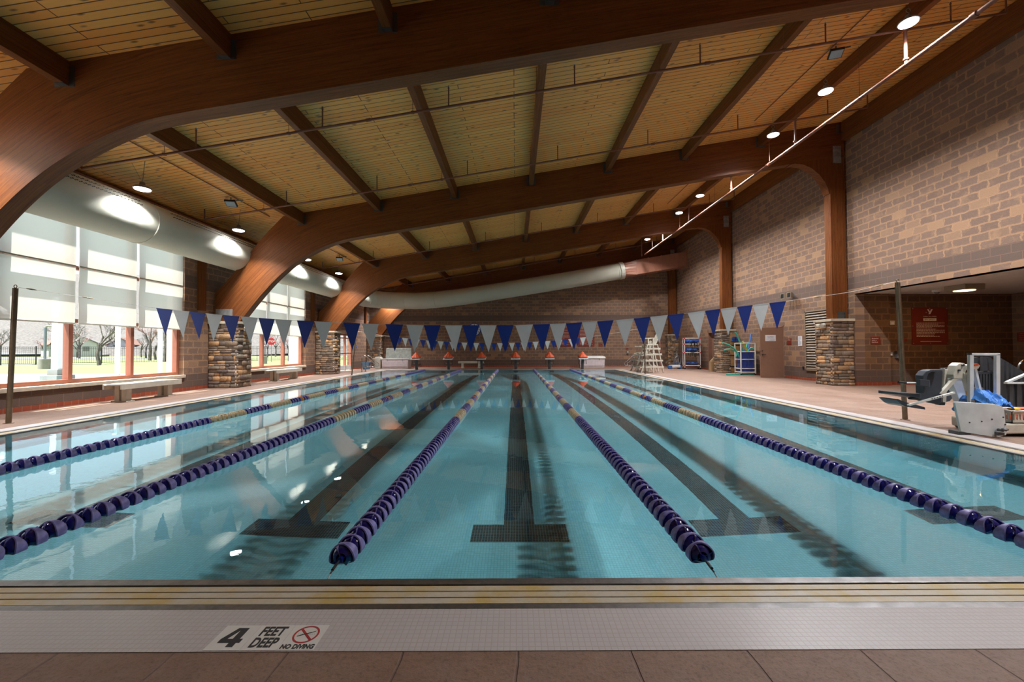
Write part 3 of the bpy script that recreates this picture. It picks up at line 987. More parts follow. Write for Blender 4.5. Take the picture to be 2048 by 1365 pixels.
# stone piers under the arches
PAL = [(0.38, 0.235, 0.125), (0.27, 0.19, 0.125), (0.21, 0.165, 0.12), (0.30, 0.21, 0.14), (0.50, 0.29, 0.14), (0.16, 0.115, 0.095), (0.25, 0.20, 0.16), (0.22, 0.155, 0.11)]
def pier(x0, x1, y0, y1, h, label, seed, skip):
    rnd = random.Random(seed)
    x0 = max(x0, WL + .02); x1 = min(x1, WR - .02)
    cx, cy_ = (x0 + x1) / 2, (y0 + y1) / 2
    t = thing('stone_pier', label, 'stone pier', (cx, cy_, 0), 0, 'stone piers under the arches')
    mb = MB(); mb.box(x0 + .05, x1 - .05, y0 + .05, y1 - .05, 0, h, m=0); mb.build('mortar_core', M['dark'] if False else plain('brown mortar', (0.16, 0.11, 0.08), 0.9), t, world=True)
    mb = MB(); mb.usecol = True
    for side in ('-y', '+x', '-x', '+y'):
        if side in skip: continue
        L = (x1 - x0) if 'y' in side else (y1 - y0)
        z = 0.0
        while z < h - .02:
            hh = min(rnd.choice((.07, .09, .11, .13, .16)), h - z)
            if h - z - hh < .05: hh = h - z
            u = 0.0
            while u < L - .01:
                ww = min(rnd.uniform(.12, .38), L - u)
                if L - u - ww < .08: ww = L - u
                pr = rnd.uniform(.0, .035)
                c = rnd.choice(PAL); f = rnd.uniform(.95, 1.5); c = tuple(v * f for v in c) + (1,)
                g = .004; s_ = .012
                def P(uu, zz, d):
                    if side == '-y': return (x0 + uu, y0 + .035 - d, zz)
                    if side == '+y': return (x0 + uu, y1 - .035 + d, zz)
                    if side == '+x': return (x1 - .035 + d, y0 + uu, zz)
                    return (x0 + .035 - d, y0 + uu, zz)
                j = [rnd.uniform(-.006, .006) for _ in range(8)]
                a, b, c0, c1 = u + g, u + ww - g, z + g, z + hh - g
                vs = [P(a, c0, -.03), P(b, c0, -.03), P(b, c1, -.03), P(a, c1, -.03),
                      P(a, c0, pr - .008), P(b, c0, pr - .008), P(b, c1, pr - .008), P(a, c1, pr - .008),
                      P(a + s_ + j[0], c0 + s_ + j[1], pr + .006), P(b - s_ + j[2], c0 + s_ + j[3], pr + .006), P(b - s_ + j[4], c1 - s_ + j[5], pr + .006), P(a + s_ + j[6], c1 - s_ + j[7], pr + .006)]
                mb.add(vs, [(0, 1, 5, 4), (1, 2, 6, 5), (2, 3, 7, 6), (3, 0, 4, 7), (4, 5, 9, 8), (5, 6, 10, 9), (6, 7, 11, 10), (7, 4, 8, 11), (8, 9, 10, 11)], 0, c)
                u += ww
            z += hh
    mb.build('stone_facing', M['stone'], t, world=True, smooth=True, auto=False)
    mb = MB(); mb.box(x0 - (.03 if x0 > -9.9 else .015), x1 + (.03 if x1 < 10.9 else .015), y0 - .03, min(y1 + .03, YB - .01), h, h + .085); mb.build('cap_stone', M['lime'], t, world=True, bev=.01)
    return t
PH = 2.10
for i, nm in ((1, 'by the left edge beside the camera'), (2, 'nearest in view'), (3, 'second along'), (4, 'farthest, in the corner')):
    y = FR[i]
    if i > 1: pier(WL, -9.08, y - .2, y + .55 if i < 4 else YB - .04, PH, 'brown ledge-stone pier on the window side, ' + nm, 10 + i, ('-x', '+y') if i == 4 else ('-x',))
    if i > 1: pier(10.35, WR, y - .2, y + .55 if i < 4 else YB - .04, PH, 'brown ledge-stone pier on the high wall side, ' + nm, 20 + i, ('+x', '+y') if i == 4 else ('+x',))
pier(WL, -9.08, FR[1] - .2, FR[1] + .55, PH, 'brown ledge-stone pier beside the near window, left of the view', 11, ('-x',))
pier(10.35, WR, FR[1] - .2, FR[1] + .55, PH, 'brown ledge-stone pier on the high wall side, beside the camera', 21, ('+x',))
# painted steel posts on the window wall beside the arches
for i in (2, 3, 4):
    o = thing('wall_post', 'slim red-brown wall post behind the %s arch foot' % ('second', 'third', 'last')[i - 2], 'post', (WL + .06, FR[i] - .55, 2.5))
    mb = MB(); mb.box(-.058, .058, -.12, .12, -.4 if False else 0.0, 2.75); mb.build('post', M['column'], o)

# ------------------------------------------------------------------ hanging lamps
def lamp_parts(root, drop, right):
    mb = MB(); mb.lathe([(.03, .16), (.05, .15), (.06, .07), (.13, .055), (.165, .03), (.17, .0), (.155, -.004)], 28); hs = mb.build('housing', M['fixture'], root, smooth=True)
    mb = MB(); mb.lathe([(.150, -.004), (.15, -.016), (.12, -.026), (.05, -.03)], 28); mb.build('lens', M['lamp_glow'], hs, smooth=True)
    mb = MB()
    if right:
        mb.tube([(0, 0, .15), (0, 0, .2)], .004, 5)
        mb.tube([(.045 * math.cos(t), 0, .245 + .045 * math.sin(t)) for t in [i * math.pi / 5 for i in range(11)]], .006, 5, caps=False)
        mb.tube([(0, 0, .29), (-.03, 0, drop)], .003, 4)
    else:
        mb.tube([(0, 0, .15), (.03, .02, drop)], .006, 5); mb.tube([(0, 0, .15), (-.26, .0, drop - .03)], .003, 4)
    mb.build('suspension', M['cable'], root)
LAMPS = []
def hang(name_lab, x, y, z, grp, right):
    t = thing('hanging_lamp', name_lab, 'lamp', (x, y, z), 0, grp)
    lamp_parts(t, roofz(x) - z, right)
    ld = bpy.data.lights.new('lamp_light', 'AREA'); ld.shape = 'DISK'; ld.size = .29; ld.energy = LAMP_W[right]; ld.color = (0.97, 0.98, 1.0)
    ld.spread = R(142 if right else 118)
    try: ld.cycles.is_caustics_light = True
    except Exception: pass
    lo = bpy.data.objects.new('lamp_light', ld); lo.location = (0, 0, -.034); lo.parent = t; col.objects.link(lo)
    LAMPS.append(t)
for y, lab in ((9.3, 'bright round lamp hanging over the fabric duct before the second arch, nearer of the two'), (12.56, 'bright round lamp hanging beside the outer edge of the second arch'),
               (16.7, 'bright round lamp half hidden behind the curve of the second arch'), (19.75, 'bright round lamp hanging beside the outer edge of the third arch'),
               (23.9, 'round lamp over the duct bend, hidden behind the third arch'), (27.75, 'round lamp hidden behind the end run of the fabric duct'), (5.5, 'round lamp over the window side just before the nearest arch'), (2.0, 'round lamp over the window side above the camera')):
    hang(lab, -8.5, y, 4.93 if y < 27 else 4.72, 'lamps over the window side', False)
for k, y in enumerate((8.02, 10.19, 12.29, 14.7, 17.2, 19.4, 21.9, 24.1, 5.6, 3.0, 0.4)):
    labs = ['largest bright round lamp at the upper right, above the copper-coloured pipe', 'second bright round lamp from the camera on the high wall side', 'third bright round lamp on the high wall side, just before the second arch',
            'round lamp tucked right behind the second arch on the high wall side', 'bright round lamp between the second and third arches, nearer one', 'bright round lamp just before the third arch on the high wall side',
            'round lamp tucked right behind the third arch on the high wall side', 'farthest bright round lamp, above the end of the metal duct', 'round lamp beside the nearest arch overhead', 'round lamp on the high side above the camera', 'round lamp on the high side behind the camera']
    hang(labs[k], 7.84, y, 7.69, 'lamps over the high wall side', True)
# wiring conduits and floodlights under the roof
def conduit(label, pts, nm='conduit'):
    o = thing(nm, label, 'conduit', pts[0]); mb = MB(); mb.tube(pts, .012, 6); mb.build('pipe', M['pipe'], o, world=True); return o
xL = -8.05
conduit('thin conduit along the roof boards between the nearest and second arches, window side', [(xL, 6.8, roofz(xL) - .03), (xL, 13.4, roofz(xL) - .03)])
conduit('thin conduit along the roof boards between the second and third arches, window side', [(xL, 14.0, roofz(xL) - .03), (xL, 20.6, roofz(xL) - .03)])
xR = 7.35
conduit('thin conduit along the roof boards between the nearest and second arches, high side', [(xR, 6.8, roofz(xR) - .03), (xR, 12.4, roofz(xR) - .03)])
conduit('thin conduit along the roof boards between the second and third arches, high side', [(xR, 14.0, roofz(xR) - .03), (xR, 19.6, roofz(xR) - .03)])
def flood(label, x, y, rz, tilt):
    o = thing('floodlight', label, 'floodlight', (x, y, roofz(x) - .20), rz, 'unlit square floodlights under the roof')
    Q = Matrix.Rotation(tilt, 3, 'X')
    def bx(mb, a, b, m=0):
        vs = [Vector((x_, y_, z_)) for z_ in (a[2], b[2]) for x_, y_ in ((a[0], a[1]), (b[0], a[1]), (b[0], b[1]), (a[0], b[1]))]
        mb.hexa([Q @ v for v in vs])
    mb = MB(); bx(mb, (-.14, -.11, 0), (.14, .11, .06)); bx(mb, (-.05, -.04, .06), (.05, .04, .11)); mb.build('housing', M['blackmetal'], o, bev=.006)
    mb = MB(); bx(mb, (-.12, -.09, -.008), (.12, .09, 0)); mb.build('glass_front', M['bluehousing'], o)
    mb = MB(); mb.tube([(0, 0, .06), (0, 0, .19)], .012, 6); mb.tube([(.12, .02, .12), (.3, .05, .15)], .015, 6); mb.build('bracket', M['galv'], o)
flood('small square floodlight hanging under the roof near the second lamp on the window side', -8.15, 11.7, .2, -.5)
flood('small square floodlight seen under the second arch on the window side', -8.15, 19.0, .2, -.5)
flood('small square floodlight under the roof at the upper right between two bright lamps', 7.45, 9.35, -.3, -.45)

# ------------------------------------------------------------------ sprinkler pipes
PY = [8.36, 11.70, 15.2, 18.9, 22.3, 26.0]
plabs = ['thin red-brown sprinkler pipe nearest the camera, crossing under the roof', 'thin red-brown sprinkler pipe crossing just before the second arch', 'thin red-brown sprinkler pipe crossing behind the second arch', 'thin red-brown sprinkler pipe crossing just before the third arch', 'thin red-brown sprinkler pipe crossing behind the third arch', 'thin red-brown sprinkler pipe crossing above the far duct']
def pz(x): return roofz(x) - .52
MAINX, MAINZ = 8.10, 7.08
for k, y in enumerate(PY):
    x0 = -8.9 if k not in (2, 4) else -6.6
    if k == 5: x0 = -6.8
    x1 = 10.2 if k < 5 else MAINX
    o = thing('sprinkler_pipe', plabs[k], 'pipe', (0, y, pz(0)), 0, 'sprinkler branch pipes')
    mb = MB(); mb.tube([(x0, y, pz(x0)), (x1, y, pz(x1))], .024, 8)
    mb.tube([(x0, y, pz(x0)), (x0, y, roofz(x0) - .22)], .017, 6); mb.tube([(x1, y, pz(x1)), (x1, y, roofz(x1) - .1)], .017, 6)
    for cx in (-3.0, 4.0): mb.tube([(cx - .05, y, pz(cx - .05)), (cx + .05, y, pz(cx + .05))], .034, 8)
    mb.tube([(MAINX, y, pz(MAINX)), (MAINX, y, MAINZ)], .03, 8)
    mb.tube([(MAINX, y, MAINZ + .1), (MAINX, y, MAINZ + .13)], .05, 8)
    mb.build('pipe', M['pipe'], o, world=True, smooth=True)
    x = -6.55
    while x < 9.5:
        if x > x0 + .3:
            mb = MB(); mb.tube([(x, y, pz(x)), (x, y, roofz(x) - .14)], .014, 6); mb.tube([(x, y, roofz(x) - .14), (x, y, roofz(x) - .10)], [.022, .008], 6); sp = mb.build('sprig', M['pipe'], o, world=True)
            mb = MB(); mb.lathe([(.012, 0), (.02, .01), (.008, .02)], 8, Matrix.Translation((x, y, roofz(x) - .10))); mb.build('sprinkler_head', M['chrome'], sp, world=True)
        x += 2.6
    for px in PUR_X:
        if px > x0 + .2 and px < x1:
            mb = MB(); mb.tube([(px - .1, y, pz(px - .1)), (px - .1, y, roofz(px) - .02)], .005, 4); mb.tube([(px - .13, y, pz(px - .1)), (px - .07, y, pz(px - .1))], .032, 6); mb.build('hanger_rod', M['pipe'], o, world=True)
o = thing('sprinkler_main', 'long copper-toned main pipe running the length of the hall at the right', 'pipe', (MAINX, 12, MAINZ))
mb = MB(); mb.tube([(MAINX, -3.4, MAINZ), (MAINX, 25.4, MAINZ)], .040, 12)
for y in (1.5, 7.1, 13.0, 19.2): mb.tube([(MAINX, y - .05, MAINZ), (MAINX, y + .05, MAINZ)], .054, 12)
mb.build('pipe', M['pipe'], o, world=True, smooth=True)
for y in (3.0, 6.0, 9.5, 12.9, 16.5, 20.0, 24.0):
    mb = MB(); mb.tube([(MAINX, y, MAINZ), (MAINX, y, roofz(MAINX) - .01)], .006, 4); mb.tube([(MAINX + .05 * math.cos(a), y, MAINZ + .05 * math.sin(a)) for a in [i * math.pi / 6 for i in range(13)]], .006, 4, caps=False)
    mb.build('hanger_rod', M['pipe'], o, world=True)

# ------------------------------------------------------------------ ducts
DX, DZ, DR = -9.33, 4.44, 0.535
path = [Vector((DX, y, DZ)) for y in (-3.3, 0, 3, 6.9, 10.1, 13.2, 16.6, 20, 23.4, 24.6)]
cxx, cyy = DX + 2.2, 24.6
path_bend = [Vector((cxx - 2.2 * math.cos(a), cyy + 2.2 * math.sin(a), DZ - .02)) for a in [R(q) for q in (15, 30, 45, 60, 75, 90)]]
run = [(-6.5, 4.40), (-5.2, 4.47), (-3.5, 4.66), (-1.7, 4.92), (0, 5.19), (1.8, 5.47), (3.5, 5.74), (5.2, 6.03), (6.6, 6.27), (7.0, 6.34)]
o = thing('fabric_duct', 'large ivory fabric air duct along the window wall, bending across the far end', 'air duct', (DX, 12, DZ))
mb = MB(); mb.tube(path, DR, 40, caps=True); mb.build('side_run', M['duct'], o, world=True, smooth=True)
mb = MB(); mb.tube([path[-1]] + path_bend, DR, 40, caps=False); mb.build('bend', M['duct'], o, world=True, smooth=True)
mb = MB(); mb.tube([path_bend[-1]] + [Vector((x, 26.8, z)) for x, z in run], [DR] * (len(run) - 0) + [DR * .95], 40, caps=True); mb.build('end_run', M['duct'], o, world=True, smooth=True)
def hoop(mb, c, d, r, w=.012):
    d = Vector(d).normalized(); a = d.cross(Vector((0, 0, 1))).normalized(); b = a.cross(d)
    mb.tube([Vector(c) + (a * math.cos(t) + b * math.sin(t)) * r for t in [i * 2 * math.pi / 36 for i in range(37)]], w, 5, caps=False)
for y in (3.3, 10.1, 16.6, 23.4):
    mb = MB(); hoop(mb, (DX, y, DZ), (0, 1, 0), DR + .002); mb.build('seam_zip', M['duct'], o, world=True, smooth=True)
for p, d in ((path_bend[0], (.25, 1, 0)), (path_bend[1], (.6, 1, 0)), (path_bend[2], (1, 1, 0)), (path_bend[3], (1.6, 1, 0)), (path_bend[5], (1, 0, 0)), (Vector((-5.2, 26.8, 4.47)), (1, 0, .1)), (Vector((1.8, 26.8, 5.47)), (1, 0, .155)), (Vector((6.75, 26.8, 6.29)), (1, 0, .166))):
    mb = MB(); hoop(mb, p, d, DR + .003); mb.build('seam_zip', M['duct'], o, world=True, smooth=True)
# two lines of air slots on the side run
mb = MB()
for ang in (R(28), R(40)):
    y = 7.0
    while y < 23:
        x, z = DX + (DR + .0015) * math.cos(ang), DZ + (DR + .0015) * math.sin(ang)
        if not (9.7 < y < 10.5 or 16.2 < y < 17.0):
            mb.box(x - .004, x + .004, y, y + .028, z - .012, z + .006)
            mb.box(x - .004, x + .004, y + .04, y + .068, z + .004, z + .022)
        y += .085
so = mb.build('air_slots', M['blackmetal'], o, world=True); so['kind'] = 'stuff'
mb = MB()
zt = DZ + DR + .055
mb.tube([(DX, -3.3, zt), (DX, 24.6, zt)], .028, 8)
mb.tube([(p.x, p.y, p.z + DR + .055) for p in [path[-1]] + path_bend] + [(x, 26.8, z + DR + .05) for x, z in run[:-1]], .028, 8)
mb.build('support_rail', M['pipe'], o, world=True, smooth=True)
mb = MB()
y = -3.0
while y < 24.5: mb.tube([(DX, y, DZ + DR), (DX, y, zt)], .01, 4); mb.tube([(DX + .05, y, zt - .02), (DX + .05, y, zt - .05)], .018, 5); y += .75
for x, z in run[:-1]: mb.tube([(x, 26.8, z + DR), (x, 26.8, z + DR + .05)], .01, 4)
hk = mb.build('hooks', M['blackmetal'], o, world=True); hk['kind'] = 'stuff'

o = thing('metal_duct', 'terracotta-painted rectangular metal duct joining the fabric duct to the high wall', 'air duct', (9.0, 26.8, 6.6))
def dz_(x): return 6.34 + (x - 7.0) * .166
mb = MB()
H2 = .47
sec = []
n = 24
for i, x in enumerate((7.0, 7.85)):
    pts = []
    for k in range(n):
        t = 2 * math.pi * k / n
        cx_, cz_ = math.cos(t), math.sin(t)
        if i == 0: pts.append((x, 26.8 + DR * .93 * cx_, dz_(x) + DR * .93 * cz_))
        else:
            s_ = 1 / max(abs(cx_), abs(cz_)); pts.append((x, 26.8 + H2 * cx_ * s_, dz_(x) + H2 * cz_ * s_))
    sec.append(pts)
mb.add(sec[0] + sec[1], [(k, (k + 1) % n, n + (k + 1) % n, n + k) for k in range(n)]); mb.build('transition', M['ductmetal'], o, world=True)
mb = MB()
def dbox(mb, x0, x1, h):
    mb.hexa([(x0, 26.8 - h, dz_(x0) - h), (x1, 26.8 - h, dz_(x1) - h), (x1, 26.8 + h, dz_(x1) - h), (x0, 26.8 + h, dz_(x0) - h),
             (x0, 26.8 - h, dz_(x0) + h), (x1, 26.8 - h, dz_(x1) + h), (x1, 26.8 + h, dz_(x1) + h), (x0, 26.8 + h, dz_(x0) + h)])
dbox(mb, 7.85, WR - .004, H2); mb.build('duct_body', M['ductmetal'], o, world=True)
for x in (7.85, 8.6, 9.45, 10.55):
    mb = MB(); dbox(mb, x, x + .04, H2 + .025); mb.build('flange', M['ductmetal'], o, world=True)
mb = MB(); dbox(mb, 11.0, WR - .004, H2 + .12); mb.build('wall_collar', M['ductmetal'], o, world=True)
fd = [q for q in col.objects if q.name == 'fabric_duct'][0]
mb = MB(); mb.tube([(6.86, 26.8, 6.315), (7.10, 26.8, 6.357)], DR + .03, 32); mb.build('clamp_band', M['offwhite'], fd, world=True, smooth=True)

# ------------------------------------------------------------------ measuring helper: where a sight line meets the plane at distance Y
def at(px, py, Y):
    d = _F + _Rr * ((px - 1030) / FPX) - _Uu * ((py - 682.5) / FPX)
    t = Y / d.y
    return Vector((d.x * t, Y, 1.24 + d.z * t))

# ------------------------------------------------------------------ lane ropes
def float_mesh(name, body, rim):
    """one lane float, axis along y: a wavy flared rim around a glossy cup with spokes"""
    mb = MB(); n = 24
    def wavy(P, m, amp):
        vs, fs = [], []
        for (r, y, k_) in P:
            for k in range(n):
                t = 2 * math.pi * k / n
                vs.append((r * math.cos(t), y + k_ * amp * (0.5 + 0.5 * math.cos(2 * t)) , r * math.sin(t)))
        for i in range(len(P)):
            j = (i + 1) % len(P)
            for k in range(n):
                k2 = (k + 1) % n
                fs.append((i * n + k, i * n + k2, j * n + k2, j * n + k))
        mb.add(vs, fs, m)
    wavy([(.070, -.009, -1), (.0765, -.006, -1), (.0775, .0, 0), (.0765, .006, 1), (.070, .009, 1), (.067, .006, 1), (.067, -.006, -1)], 1, .026)
    wavy([(.067, .0, 0), (.060, .020, 0), (.046, .036, 0), (.020, .046, 0), (.018, .040, 0), (.040, .030, 0), (.055, .010, 0)], 0, 0)
    wavy([(.067, -.004, 0), (.058, -.022, 0), (.046, -.032, 0), (.030, -.036, 0), (.030, -.030, 0), (.050, -.018, 0)], 0, 0)
    mb.tube([(0, -.057, 0), (0, .0565, 0)], .018, 8, 0)
    for k in range(4):
        t = k * math.pi / 2
        c, s_ = math.cos(t), math.sin(t)
        mb.bar((.015 * c, 0, .015 * s_), (.070 * c, 0, .070 * s_), .005, .07, up=(0, 1, 0), m=1 if k % 2 else 0)
    return mb.mesh(name, [body, rim], smooth=True)
FM = {'b': float_mesh('float', M['fl_blue'], M['fl_rim']), 't': float_mesh('float', M['fl_tan'], M['fl_cream']), 'o': float_mesh('float', M['fl_orange'], M['fl_orange'])}
for m_ in FM.values():
    try: m_.set_sharp_from_angle(angle=R(40))
    except Exception: pass
def float_kind(y):
    if y < 7.15 or y > 19.6: return 'b'
    if abs(y - 10.2) < .06 or abs(y - 16.6) < .06: return 'o'
    return 't' if int((y - 7.15) / .83) % 2 == 0 else 'b'
ROPES = [(-5.295, 'blue and cream lane rope nearest the window wall'), (-3.165, 'second lane rope from the window wall, leaving the frame at left'), (-1.03, 'lane rope just left of the central black lane line'),
         (1.10, 'lane rope just right of the central black lane line'), (3.23, 'lane rope nearest the high wall side deck')]
for x, lab in ROPES:
    t = thing('lane_rope', lab, 'lane rope', (x, PY0, 0.008), 0, 'lane ropes across the pool')
    mb = MB(); mb.tube([(0, .005, -.03), (0, .06, -.01), (0, .17, 0)] + [(0, q, 0) for q in (5, 12, 18)] + [(0, PY1 - PY0 - .15, 0), (0, PY1 - PY0 - .005, -.03)], .003, 5); mb.build('cable', M['cable'], t)
    mb = MB(); mb.tube([(0, .075, -.006), (0, .135, -.001)], .009, 6); mb.tube([(0, .05, -.012), (0, .165, 0)], .005, 5); mb.build('tension_clip', M['blackmetal'], t)
    far = MB(); mats = [M['fl_blue'], M['fl_rim'], M['fl_tan'], M['fl_cream'], M['fl_orange']]
    k = 0; y = .225
    while y < PY1 - PY0 - .2:
        fk = float_kind(y + PY0)
        if k < 100:
            o = bpy.data.objects.new('float', FM[fk]); o.location = (0, y, 0); o.rotation_euler = (0, R((k * 37 % 50) - 25), 0); o.parent = t; col.objects.link(o)
            if fk == 'o': o['label'] = 'orange float'
            elif fk == 't': o['label'] = 'cream float'
        else:
            a = {'b': 0, 't': 2, 'o': 4}[fk]; b_ = {'b': 1, 't': 3, 'o': 4}[fk]
            far.tube([(0, y - .03, 0), (0, y - .02, 0), (0, y + .01, 0), (0, y + .02, 0)], [.066, .0765, .0765, .07], 12, b_)
            far.tube([(0, y + .02, 0), (0, y + .05, 0), (0, y + .083, 0)], [.062, .045, .062], 10, a)
        k += 1; y += .1145
    fo = far.build('far_floats', mats, t, smooth=True); fo['kind'] = 'stuff'

# ------------------------------------------------------------------ flag lines and posts
def post(label, base, top, r, eye=True, name='flag_post'):
    t = thing(name, label, 'post', base, 0, 'steel posts holding the flag lines')
    b, q = Vector((0, 0, 0)), Vector(top) - Vector(base)
    mb = MB(); mb.tube([b, q], r, 14); mb.build('pole', M['postmetal'], t, smooth=True)
    mb = MB(); mb.lathe([(r + .03, 0), (r + .03, .006), (r + .004, .012)], 16); mb.build('floor_collar', M['postmetal'], t, smooth=True)
    if eye:
        mb = MB(); c = q + Vector((0, 0, .03)); mb.tube([c + Vector((.026 * math.cos(a), 0, .026 * math.sin(a))) for a in [i * math.pi / 8 for i in range(17)]], .006, 6, caps=False)
        mb.tube([q, q + Vector((0, 0, .008))], .012, 6); mb.build('eye_bolt', M['postmetal'], t, smooth=True)
    return t
post('bronze steel flag post at the left edge of the view', (-8.66, 7.03, 0), (-8.585, 7.03, 2.32), .036)
post('bronze steel flag post at the right behind the pool lift chair', (6.68, 7.05, 0), (6.60, 7.05, 2.36), .036)
post('thin flag post far down the pool beside the lifeguard chair', (6.29, 19.85, 0), (6.25, 19.85, 2.26), .03)
post('thin leaning flag post far down on the window side before the glazed door', (-7.9, 19.85, 0), (-7.7, 19.85, 2.14), .028)
def flag_line(label, Y, x0, x1, zf, pens, wid, ln, px0, px1, grp):
    t = thing('flag_line', label, 'pennant line', ((x0 + x1) / 2, Y, zf((x0 + x1) / 2)), 0, grp)
    mb = MB(); N = 60
    mb.tube([(x0 + (x1 - x0) * i / N, Y, zf(x0 + (x1 - x0) * i / N)) for i in range(N + 1)], .0028 if Y < 10 else .006, 5)
    mb.build('cord', M['rope'], t, world=True, smooth=True)
    rnd = random.Random(5)
    for k, (a, b, c) in enumerate(pens):
        mb = MB(); tx = (a + b) / 2 + rnd.uniform(-.012, .03); th = rnd.uniform(-.02, .02)
        za, zb = zf(a) - .004, zf(b) - .004
        p = [(a, Y - .002, za), (b, Y - .002, zb), (tx, Y - .002 + th, (za + zb) / 2 - ln), (a, Y + .001, za), (b, Y + .001, zb), (tx, Y + .001 + th, (za + zb) / 2 - ln)]
        mb.add(p, [(0, 2, 1), (3, 4, 5), (0, 1, 4, 3), (1, 2, 5, 4), (2, 0, 3, 5)])
        mb.bar((a, Y - .001, za + .001), (b, Y - .001, zb + .001), .010, .014)
        o = mb.build('pennant', M['penblue'] if c == 'b' else M['penwhite'], t, world=True)
        o['label'] = 'royal blue pennant' if c == 'b' else 'white pennant'
    return t
P1 = [(312, 344), (345.5, 377.6), (379, 410), (412, 444), (445, 478), (482, 515), (517, 549), (550, 583), (594, 628), (629, 663), (686.6, 720), (723.5, 757), (771, 806), (813, 847), (848, 881), (890, 924), (925, 958.5), (959, 992.5), (993.5, 1027), (1031, 1065.7), (1066, 1100), (1100, 1132), (1132, 1164.5), (1164.5, 1194.6), (1194.6, 1227), (1232.7, 1267.4), (1268, 1301), (1301, 1335.7), (1336, 1368), (1376, 1411), (1411, 1441.5), (1442, 1475), (1475.5, 1506), (1506.5, 1539), (1540, 1573)]
FY = 7.04; k_ = FY / 820
pens = [((a - 1030) * k_, (b - 1030) * k_, 'b' if i % 2 == 0 else 'w') for i, (a, b) in enumerate(P1)]
ZP = [(-8.55, 2.335), (-6.16, 1.965), (-5.1, 1.845), (-4.03, 1.757), (-2.8, 1.69), (-1.55, 1.648), (0, 1.643), (0.9, 1.672), (1.89, 1.735), (2.9, 1.835), (3.86, 1.948), (4.66, 2.04), (5.75, 2.19), (6.57, 2.375)]
def interp(P, x):
    for (a, za), (b, zb) in zip(P, P[1:]):
        if x <= b: 
            t = (x - a) / (b - a); return za + (zb - za) * t
    return P[-1][1]
fl = flag_line('line of blue and white pennants strung across the near end of the pool', FY, -8.55, 6.57, lambda x: interp(ZP, x), pens, .29, .455, 0, 0, 'pennant lines')
mb = MB()
for xx in (-8.32, -7.35, 5.2, 6.25): mb.tube([(xx - .09, FY, interp(ZP, xx - .09)), (xx, FY, interp(ZP, xx)), (xx + .09, FY, interp(ZP, xx + .09))], [.006, .014, .006], 6)
mb.build('turnbuckle', M['postmetal'], fl, world=True)
z2 = lambda x: 1.52 + .0137 * (x + 1.0) ** 2
pens = []; x = -5.75; k = 0
while x < 3.35: pens.append((x, x + .27, 'b' if k % 2 == 0 else 'w')); x += .2875; k += 1
flag_line('line of small blue and white pennants across the far end of the pool', 19.85, -7.7, 6.25, z2, pens, .27, .40, 0, 0, 'pennant lines')

# ------------------------------------------------------------------ starting blocks and their covers
bxs = [-5.98, -4.03, -2.03, 0.03, 2.08, 4.08]
bl = ['nearest the window', 'second from the window', 'third from the window, before the white bench', 'fourth from the window, on the centre lane line', 'fifth from the window', 'nearest the high wall, before the white storage box']
blk0 = cov0 = None
for i, x in enumerate(bxs):
    lab = 'grey starting block at the far end, ' + bl[i]
    loc = (x, PY1 + .75, 0)
    if blk0 is None:
        blk0 = t = thing('starting_block', lab, 'starting block', loc, 0, 'starting blocks at the far end')
        mb = MB(); mb.hexa([(-.28, -.52, .60), (.28, -.52, .60), (.28, .16, .72), (-.28, .16, .72), (-.28, -.52, .65), (.28, -.52, .65), (.28, .16, .77), (-.28, .16, .77)]); mb.build('platform', M['greywhite'], t, bev=.01)
        mb = MB(); mb.hexa([(-.07, -.10, 0), (.07, -.10, 0), (.07, .06, 0), (-.07, .06, 0), (-.07, -.28, .62), (.07, -.28, .62), (.07, -.06, .68), (-.07, -.06, .68)]); mb.build('pedestal', M['galv'], t)
        mb = MB(); mb.box(-.2, .2, .02, .14, .36, .385); mb.build('step', M['galvlt'], t)
        mb = MB(); mb.box(-.16, .16, .02, .14, .17, .195); mb.build('step', M['galvlt'], t)
        for sx in (-1, 1):
            mb = MB(); mb.tube([(sx * .08, -.1, .5), (sx * .23, -.1, .5), (sx * .23, -.16, .30)], .012, 6); mb.tube([(sx * .23, -.1, .56), (sx * .23, -.1, .30)], .012, 6); mb.build('backstroke_grip', M['blackmetal'], t)
    else: copy_tree(blk0, loc=loc, label=lab)
    lab = 'orange peaked cover draped on the starting block ' + bl[i].split(',')[0]
    if cov0 is None:
        mb = MB(); n = 24; prof = [(.27, .0), (.235, .05), (.17, .13), (.10, .22), (.05, .29), (.015, .315)]
        vs, fs = [], []
        rnd = random.Random(3); wob = [1 + .10 * math.sin(k * 2.1) + rnd.uniform(-.05, .05) for k in range(n)]
        for j, (r, z) in enumerate(prof):
            for k in range(n):
                a = 2 * math.pi * k / n; sq = 1 / max(abs(math.cos(a)), abs(math.sin(a))) if j < 2 else 1 + (1 / max(abs(math.cos(a)), abs(math.sin(a))) - 1) * (.4 if j == 2 else 0)
                w = 1 + (wob[k] - 1) * (.6 if j in (0, 5) else 1.4)
                vs.append((r * math.cos(a) * min(sq, 1.25) * w, r * .95 * math.sin(a) * min(sq, 1.2) * w, z + .01 * math.sin(k * 3) * (j == 0)))
        for j in range(len(prof) - 1):
            for k in range(n): k2 = (k + 1) % n; fs.append((j * n + k, j * n + k2, (j + 1) * n + k2, (j + 1) * n + k))
        fs.append(tuple((len(prof) - 1) * n + k for k in range(n))); fs.append(tuple(range(n))[::-1])
        mb.add([(a, b + .0, c + b * .17) for a, b, c in vs], fs)
        cov0 = mb.build('block_cover', M['orange'], smooth=True, auto=False); cov0.location = (x, PY1 + .57, .745)
        tag(cov0, lab, 'cover', 'orange covers on the starting blocks')
    else: copy_tree(cov0, loc=(x, PY1 + .57, .745), label=lab)

